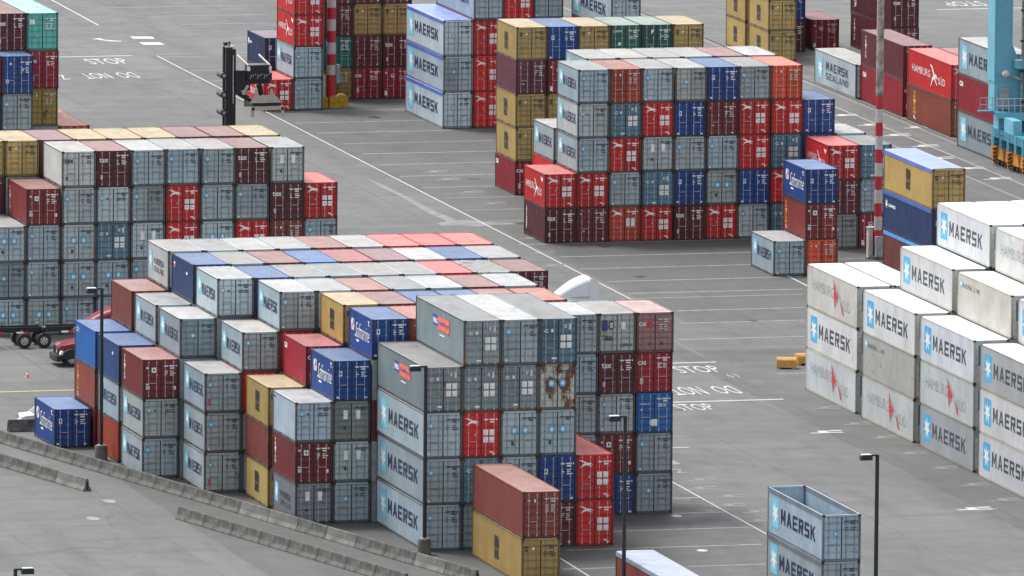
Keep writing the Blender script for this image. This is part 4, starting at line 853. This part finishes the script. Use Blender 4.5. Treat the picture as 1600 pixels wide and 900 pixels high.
# trailer chassis
p = at(-40, 547); root = empty('container_trailer', (p.x, p.y+1.2, 0)); tag(root, 'black empty container trailer parked before the tall left block', 'trailer')
mb = MB()
for y in (-.5, .5): mb.box(-6, y-.08, 1.05, 11.5, y+.08, 1.42, CHAS)
for i in range(10): mb.box(-5.6+i*1.8, -1.2, 1.12, -5.5+i*1.8, 1.2, 1.25, CHAS)
link('trailer_frame', mb.mesh('trailer_frame'), root)
for x in (-5.9, -.4, .6, 5.0, 11.3):
    mb = MB(); mb.box(x-.12, -1.22, 1.25, x+.12, 1.22, 1.45, CHAS)
    for y in (-1.16, 1.0): mb.box(x-.1, y, 1.45, x+.1, y+.16, 1.54, GALV)
    link('bolster', mb.mesh('bolster'), root)
for x in (3.6, 5.0, 9.6): wheel(root, x, -.92, .52, .5); wheel(root, x, .92, .52, .5, face=1)
mb = MB(); mb.box(-3.0, -.75, .2, -2.85, -.6, 1.1, CHAS); mb.box(-3.15, -.85, .1, -2.7, -.5, .2, CHAS); mb.box(-3.0, .6, .2, -2.85, .75, 1.1, CHAS); link('landing_leg', mb.mesh('landing_leg'), root)
for x in (1.3, 3.0, 6.2): 
    mb = MB(); mb.box(x, -1.24, 1.08, x+.5, -1.2, 1.2, WHITE); mb.box(x+.5, -1.24, 1.08, x+.8, -1.2, 1.2, REDK); link('reflector_plate', mb.mesh('reflector_plate'), root)
# white car half hidden
p = at(37, 673); root = empty('parked_car', (p.x, p.y+1.2, 0)); tag(root, 'white car with red tail light behind the lone blue container', 'car')
mb = MB(); prof = [(0, .35), (.05, .80), (.12, .92), (.75, .98), (1.25, 1.38), (2.4, 1.42), (3.1, .98), (4.0, .86), (4.25, .6), (4.3, .3), (0.05, .28)]
mb.prism(prof, 'y', -.86, .86, WHT); link('body', mb.mesh('body'), root)
mb = MB()
for y in (-.87, .87): mb.prism([(.98, 1.0), (1.3, 1.33), (2.35, 1.36), (2.85, 1.0)], 'y', y-.006, y+.006, GLS)
link('side_window', mb.mesh('side_window'), root)
mb = MB(); mb.poly([(.80, -.72, 1.03), (.80, .72, 1.03), (1.22, .66, 1.37), (1.22, -.66, 1.37)], GLS); link('rear_window', mb.mesh('rear_window', (-.012, 0, .012), False), root)
for y in (-.82, .62): mb = MB(); mb.box(-.012, y, .62, .05, y+.2, .84, REDK); link('tail_light', mb.mesh('tail_light'), root)
for x in (.8, 3.4): wheel(root, x, -.78, .32, .2); wheel(root, x, .78, .32, .2, face=1)
# traffic cone
p = at(43, 590); root = empty('traffic_cone', p); tag(root, 'small red and white cone on the asphalt at left', 'cone')
PINK = flat('cone_red', (.60, .22, .18)); root.scale = (.75, .75, .75); mb = MB(); mb.box(-.25, -.25, 0, .25, .25, .04, PINK); link('base', mb.mesh('base'), root)
mb = MB(); mb.tube((0, 0, .04), (0, 0, .3), .19, PINK, 16, .13); mb.tube((0, 0, .3), (0, 0, .5), .13, WHITE, 16, .09); mb.tube((0, 0, .5), (0, 0, .72), .09, PINK, 16, .04); link('cone_body', mb.mesh('cone_body'), root)
# ------------------------------------------------------------------ empty-container handler
MDK = flat('machine_black', (.010, .011, .016), .42); MYW = flat('spreader_cream', (.40, .385, .33), .5, 0, .2)
p = at(358, 268); hm = empty('container_handler', p); tag(hm, 'dark container handler with raised mast and spreader near top left stacks', 'handler')
mb = MB(); H_ = 9.8
for y in (-.42, .42): mb.box(-.45, y-.14, .4, -.02, y+.14, H_, MDK); mb.box(.0, y-.13, .4, .36, y+.13, H_-.15, MDK)
for z in (.6, 3.0, 5.4, 8.2, H_-.3): mb.box(-.35, -.5, z, -.1, .5, z+.3, MDK)
link('mast', mb.mesh('mast'), hm)
mb = MB(); mb.tube((.14, -.60, 5.4), (.14, -.60, 9.2), .045, GALV, 10); link('lift_cylinder', mb.mesh('lift_cylinder'), hm)
mb = MB(); mb.tube((-.25, -.45, H_), (-.05, .1, H_+.32), .13, MDK, 10); mb.box(-.45, -.6, H_-.02, .2, .6, H_+.08, GALV); mb.box(-.5, -.2, H_+.08, .0, .2, H_+.35, MDK); link('mast_head', mb.mesh('mast_head'), hm)
for z in (4.7, 6.1, 7.6):
    mb = MB(); mb.tube((-.62, -.75, z), (-.62, .75, z), .27, MDK, 14); mb.box(-.62, -.6, z-.12, -.3, .6, z+.12, MDK); mb.tube((-.62, -.78, z), (-.62, -.76, z), .14, CABG, 12); link('hose_roller', mb.mesh('hose_roller'), hm)
mb = MB(); mb.box(.28, -.75, 4.9, .62, .75, 6.3, MDK); mb.box(.6, -.5, 5.9, 2.4, .5, 6.25, MDK); mb.box(.6, -.6, 4.7, 1.5, .6, 5.9, MDK)
mb.tube((.5, -.5, 4.6), (2.3, -.5, 3.5), .2, MDK, 10); mb.tube((.5, .5, 4.6), (2.3, .5, 3.5), .2, MDK, 10); mb.tube((.9, -.72, 4.4), (1.3, -.72, 5.1), .13, MYW, 10); mb.tube((1.4, -.70, 4.2), (2.0, -.70, 3.7), .06, GALV, 8); link('carriage', mb.mesh('carriage'), hm).location = (0, 0, 1.7)
sp = MB(); sp.box(1.9, -1.1, 5.2, 4.3, 1.1, 5.7, MDK); sp.box(2.1, -.9, 5.7, 4.1, .9, 6.25, MDK); sp.box(2.0, -.7, 4.9, 4.2, .7, 5.2, MDK)
for x in (2.1, 4.2): sp.tube((x, -.6, 6.2), (x-.35, 2.4, 6.7), .08, MYW, 8); sp.box(x-.16, -.95, 5.85, x+.10, -.8, 6.15, WHITE)
for i in range(9): sp.tube((2.2+i*.22, -1.12, 5.3+.15*(i % 3)), (2.3+i*.22, -1.12, 5.6), .04, CABG, 6)
o = link('head_block', sp.mesh('head_block'), hm); o.scale = (.82, .8, 1.1); o.location = (-.35, 0, 1.5)
sp = MB(); sp.prism([(2.0, 3.75), (5.2, 3.75), (4.7, 4.2), (4.4, 4.35), (4.25, 4.75), (4.1, 4.75), (4.0, 4.3), (2.9, 4.3), (2.75, 4.85), (2.62, 4.85), (2.5, 4.3)], 'y', -3.0, -2.8, MYW); sp.box(2.3, -3.0, 3.5, 5.0, 3.0, 3.75, MDK); sp.box(2.2, -3.05, 3.2, 5.4, -2.75, 3.5, MYW); sp.box(2.2, 2.75, 3.2, 5.4, 3.05, 3.75, MYW); sp.box(3.2, -2.9, 3.75, 3.7, 2.9, 4.2, MDK)
for x in (2.15, 5.15): sp.box(x, -3.05, 2.7, x+.3, -2.7, 3.4, MYW)
sp.tube((3.5, 0, 4.2), (3.3, 0, 5.0), .3, MDK, 12); o = link('spreader', sp.mesh('spreader'), hm); o.scale = (.80, .45, 1.05); o.location = (-.3, 0, 1.55)
cab_ = MB(); cab_.box(-6.2, -1.5, .75, -.3, 1.5, 1.55, MDK); cab_.prism([(-6.4, .8), (-4.6, .8), (-4.6, 2.2), (-5.0, 2.4), (-6.2, 2.3)], 'y', -1.5, 1.5, MDK); link('machine_body', cab_.mesh('machine_body'), hm)
cab_ = MB(); cab_.prism([(-3.6, 1.55), (-1.9, 1.55), (-1.7, 2.4), (-2.1, 3.2), (-3.5, 3.2)], 'y', -.75, .75, GLS); cab_.box(-3.6, -.8, 3.2, -2.0, .8, 3.3, MDK); link('operator_cab', cab_.mesh('operator_cab'), hm)
for x, y in ((-1.1, -1.4), (-1.1, 1.4), (-5.2, -1.3), (-5.2, 1.3)): wheel(hm, x, y, .75, .5, face=-1 if y < 0 else 1)
# ------------------------------------------------------------------ quay crane leg
CBL = flat('crane_blue', (.14, .40, .52), .45, 0, .10, .8); CBD = flat('crane_blue_dark', (.03, .20, .30), .5, 0, .2, 1); BOG = flat('bogie_orange', (.50, .20, .02), .55, 0, .25); HAZ = flat('hazard_black', (.02, .02, .02), .6)
p = at(1541, 256); cr = empty('gantry_crane', p); tag(cr, 'huge light blue gantry crane leg on orange wheel bogies at right edge', 'crane')
mb = MB(); mb.box(.35, -.9, 6.6, 1.75, .8, 60, CBL); mb.box(.25, -1.0, 6.6, .37, .9, 60, CBL); mb.prism([(.3, 4.3), (2.6, 4.3), (2.6, 7.6), (1.75, 9.5), (.35, 9.5)], 'y', -.85, .75, CBL); link('leg', mb.mesh('leg'), cr)
mb = MB(); mb.box(2.5, -2.6, 1.5, 3.9, -1.0, 60, CBL); link('leg', mb.mesh('leg'), cr)
mb = MB(); mb.tube((2.35, -1.6, 2), (2.35, -1.6, 60), .09, OLDW, 8)
for i in range(18): mb.box(2.2, -1.72, 5+i*2.4, 2.55, -1.5, 5.12+i*2.4, CAST)
link('conduit', mb.mesh('conduit'), cr)
mb = MB(); mb.box(.5, -14, 2.2, 1.7, .3, 2.9, CBD); mb.box(.6, -1.2, 2.9, 1.5, .2, 4.3, CBL); mb.box(.5, -5.5, 2.9, 1.2, -3.0, 4.0, CBL)
for i in range(7): mb.box(.45, -.6-i*1.9, 2.2, .5, -.45-i*1.9, 2.9, CBL)
link('sill_beam', mb.mesh('sill_beam'), cr)
mb = MB(); mb.box(.1, -2.4, 4.1, 2.6, -.9, 4.3, CBD); mb.prism([(.1, 3.9), (2.6, 3.6), (2.6, 4.3), (.1, 4.3)], 'y', -2.42, -2.3, CBL); mb.box(-1.0, -1.4, 4.25, .1, -.6, 4.35, CBD); link('platform', mb.mesh('platform'), cr)
mb = MB()
for z in (4.85, 5.4):
    mb.tube((.1, -2.38, z), (2.5, -2.38, z), .035, WPAINT, 6); mb.tube((-1, -1.4, z), (.1, -1.4, z), .035, CABG, 6)
for i in range(6): mb.tube((.1+i*.48, -2.38, 4.3), (.1+i*.48, -2.38, 5.4), .03, WPAINT, 6)
for i in range(3): mb.tube((-1+i*.5, -1.4, 4.3), (-1+i*.5, -1.4, 5.4), .03, CABG, 6)
for z in (2.4, 3.0): mb.tube((-.2, -2.9, z-.3), (2.8, -2.9, z-.9), .03, CBD, 6)
for i in range(8): mb.tube((.2+i*.36, -2.9, .9-i*.07), (.2+i*.36, -2.9, 2.9-i*.07), .022, CBD, 6)
link('railing', mb.mesh('railing'), cr)
mb = MB(); mb.box(.7, -1.02, 4.4, 1.5, -.9, 6.1, CABG); link('door', mb.mesh('door'), cr)
sph = MB(); n = 12
for i in range(6):
    for j in range(n):
        P_ = lambda a_, b_: (1.05+.34*math.sin(a_)*math.cos(b_), -1.5+.34*math.sin(a_)*math.sin(b_), 7.25+.30*math.cos(a_))
        a0, a1 = math.pi*i/6, math.pi*(i+1)/6; b0, b1_ = 2*math.pi*j/n, 2*math.pi*(j+1)/n; sph.poly([P_(a0, b0), P_(a0, b1_), P_(a1, b1_), P_(a1, b0)], WPAINT)
sph.tube((1.3, -1.5, 7.1), (2.5, -1.8, 6.75), .10, OLDW, 8); link('lamp', sph.mesh('lamp'), cr)
mb = MB(); mb.box(1.8, -2.0, 7.7, 2.7, -1.0, 8.3, CBL); mb.box(1.8, -2.05, 8.3, 2.7, -.95, 8.36, WPAINT); link('junction_box', mb.mesh('junction_box'), cr)
for i in range(6):
    y = -.2-i*2.0
    mb = MB(); mb.prism([(y-.75, .55), (y+.75, .55), (y+.45, 1.5), (y-.45, 1.5)], 'x', .5, 1.5, BOG); mb.box(.45, y-.3, 1.5, 1.55, y+.3, 2.2, CBD); bo = link('bogie', mb.mesh('bogie'), cr)
    mb = MB(); mb.tube((.75, y-.45, .36), (1.25, y-.45, .36), .36, CAST, 16); mb.tube((.75, y+.45, .36), (1.25, y+.45, .36), .36, CAST, 16); link('rail_wheel', mb.mesh('rail_wheel'), bo)
    if i % 2 == 0:
        mb = MB(); mb.box(.2, y-1.0, .25, .5, y-.7, 1.5, BOG)
        for k in range(4): mb.poly([(.196, y-1.0, .3+k*.3), (.196, y-.7, .42+k*.3), (.196, y-.7, .56+k*.3), (.196, y-1.0, .44+k*.3)], HAZ)
        for k in range(4): mb.poly([(.2, y-1.004, .3+k*.3), (.5, y-1.004, .42+k*.3), (.5, y-1.004, .56+k*.3), (.2, y-1.004, .44+k*.3)], HAZ)
        link('buffer', mb.mesh('buffer', fixn=False), bo)
# crane rail kerb
mb = MB(); q0 = at(1270, 128); mb.box(q0.x-.28, q0.y-150, 0, q0.x-.12, q0.y+70, .13, CONC); mb.box(q0.x-.06, q0.y-150, 0, q0.x+.0, q0.y+70, .06, CAST)
tag(link('kerb', mb.mesh('kerb')), kind='structure')
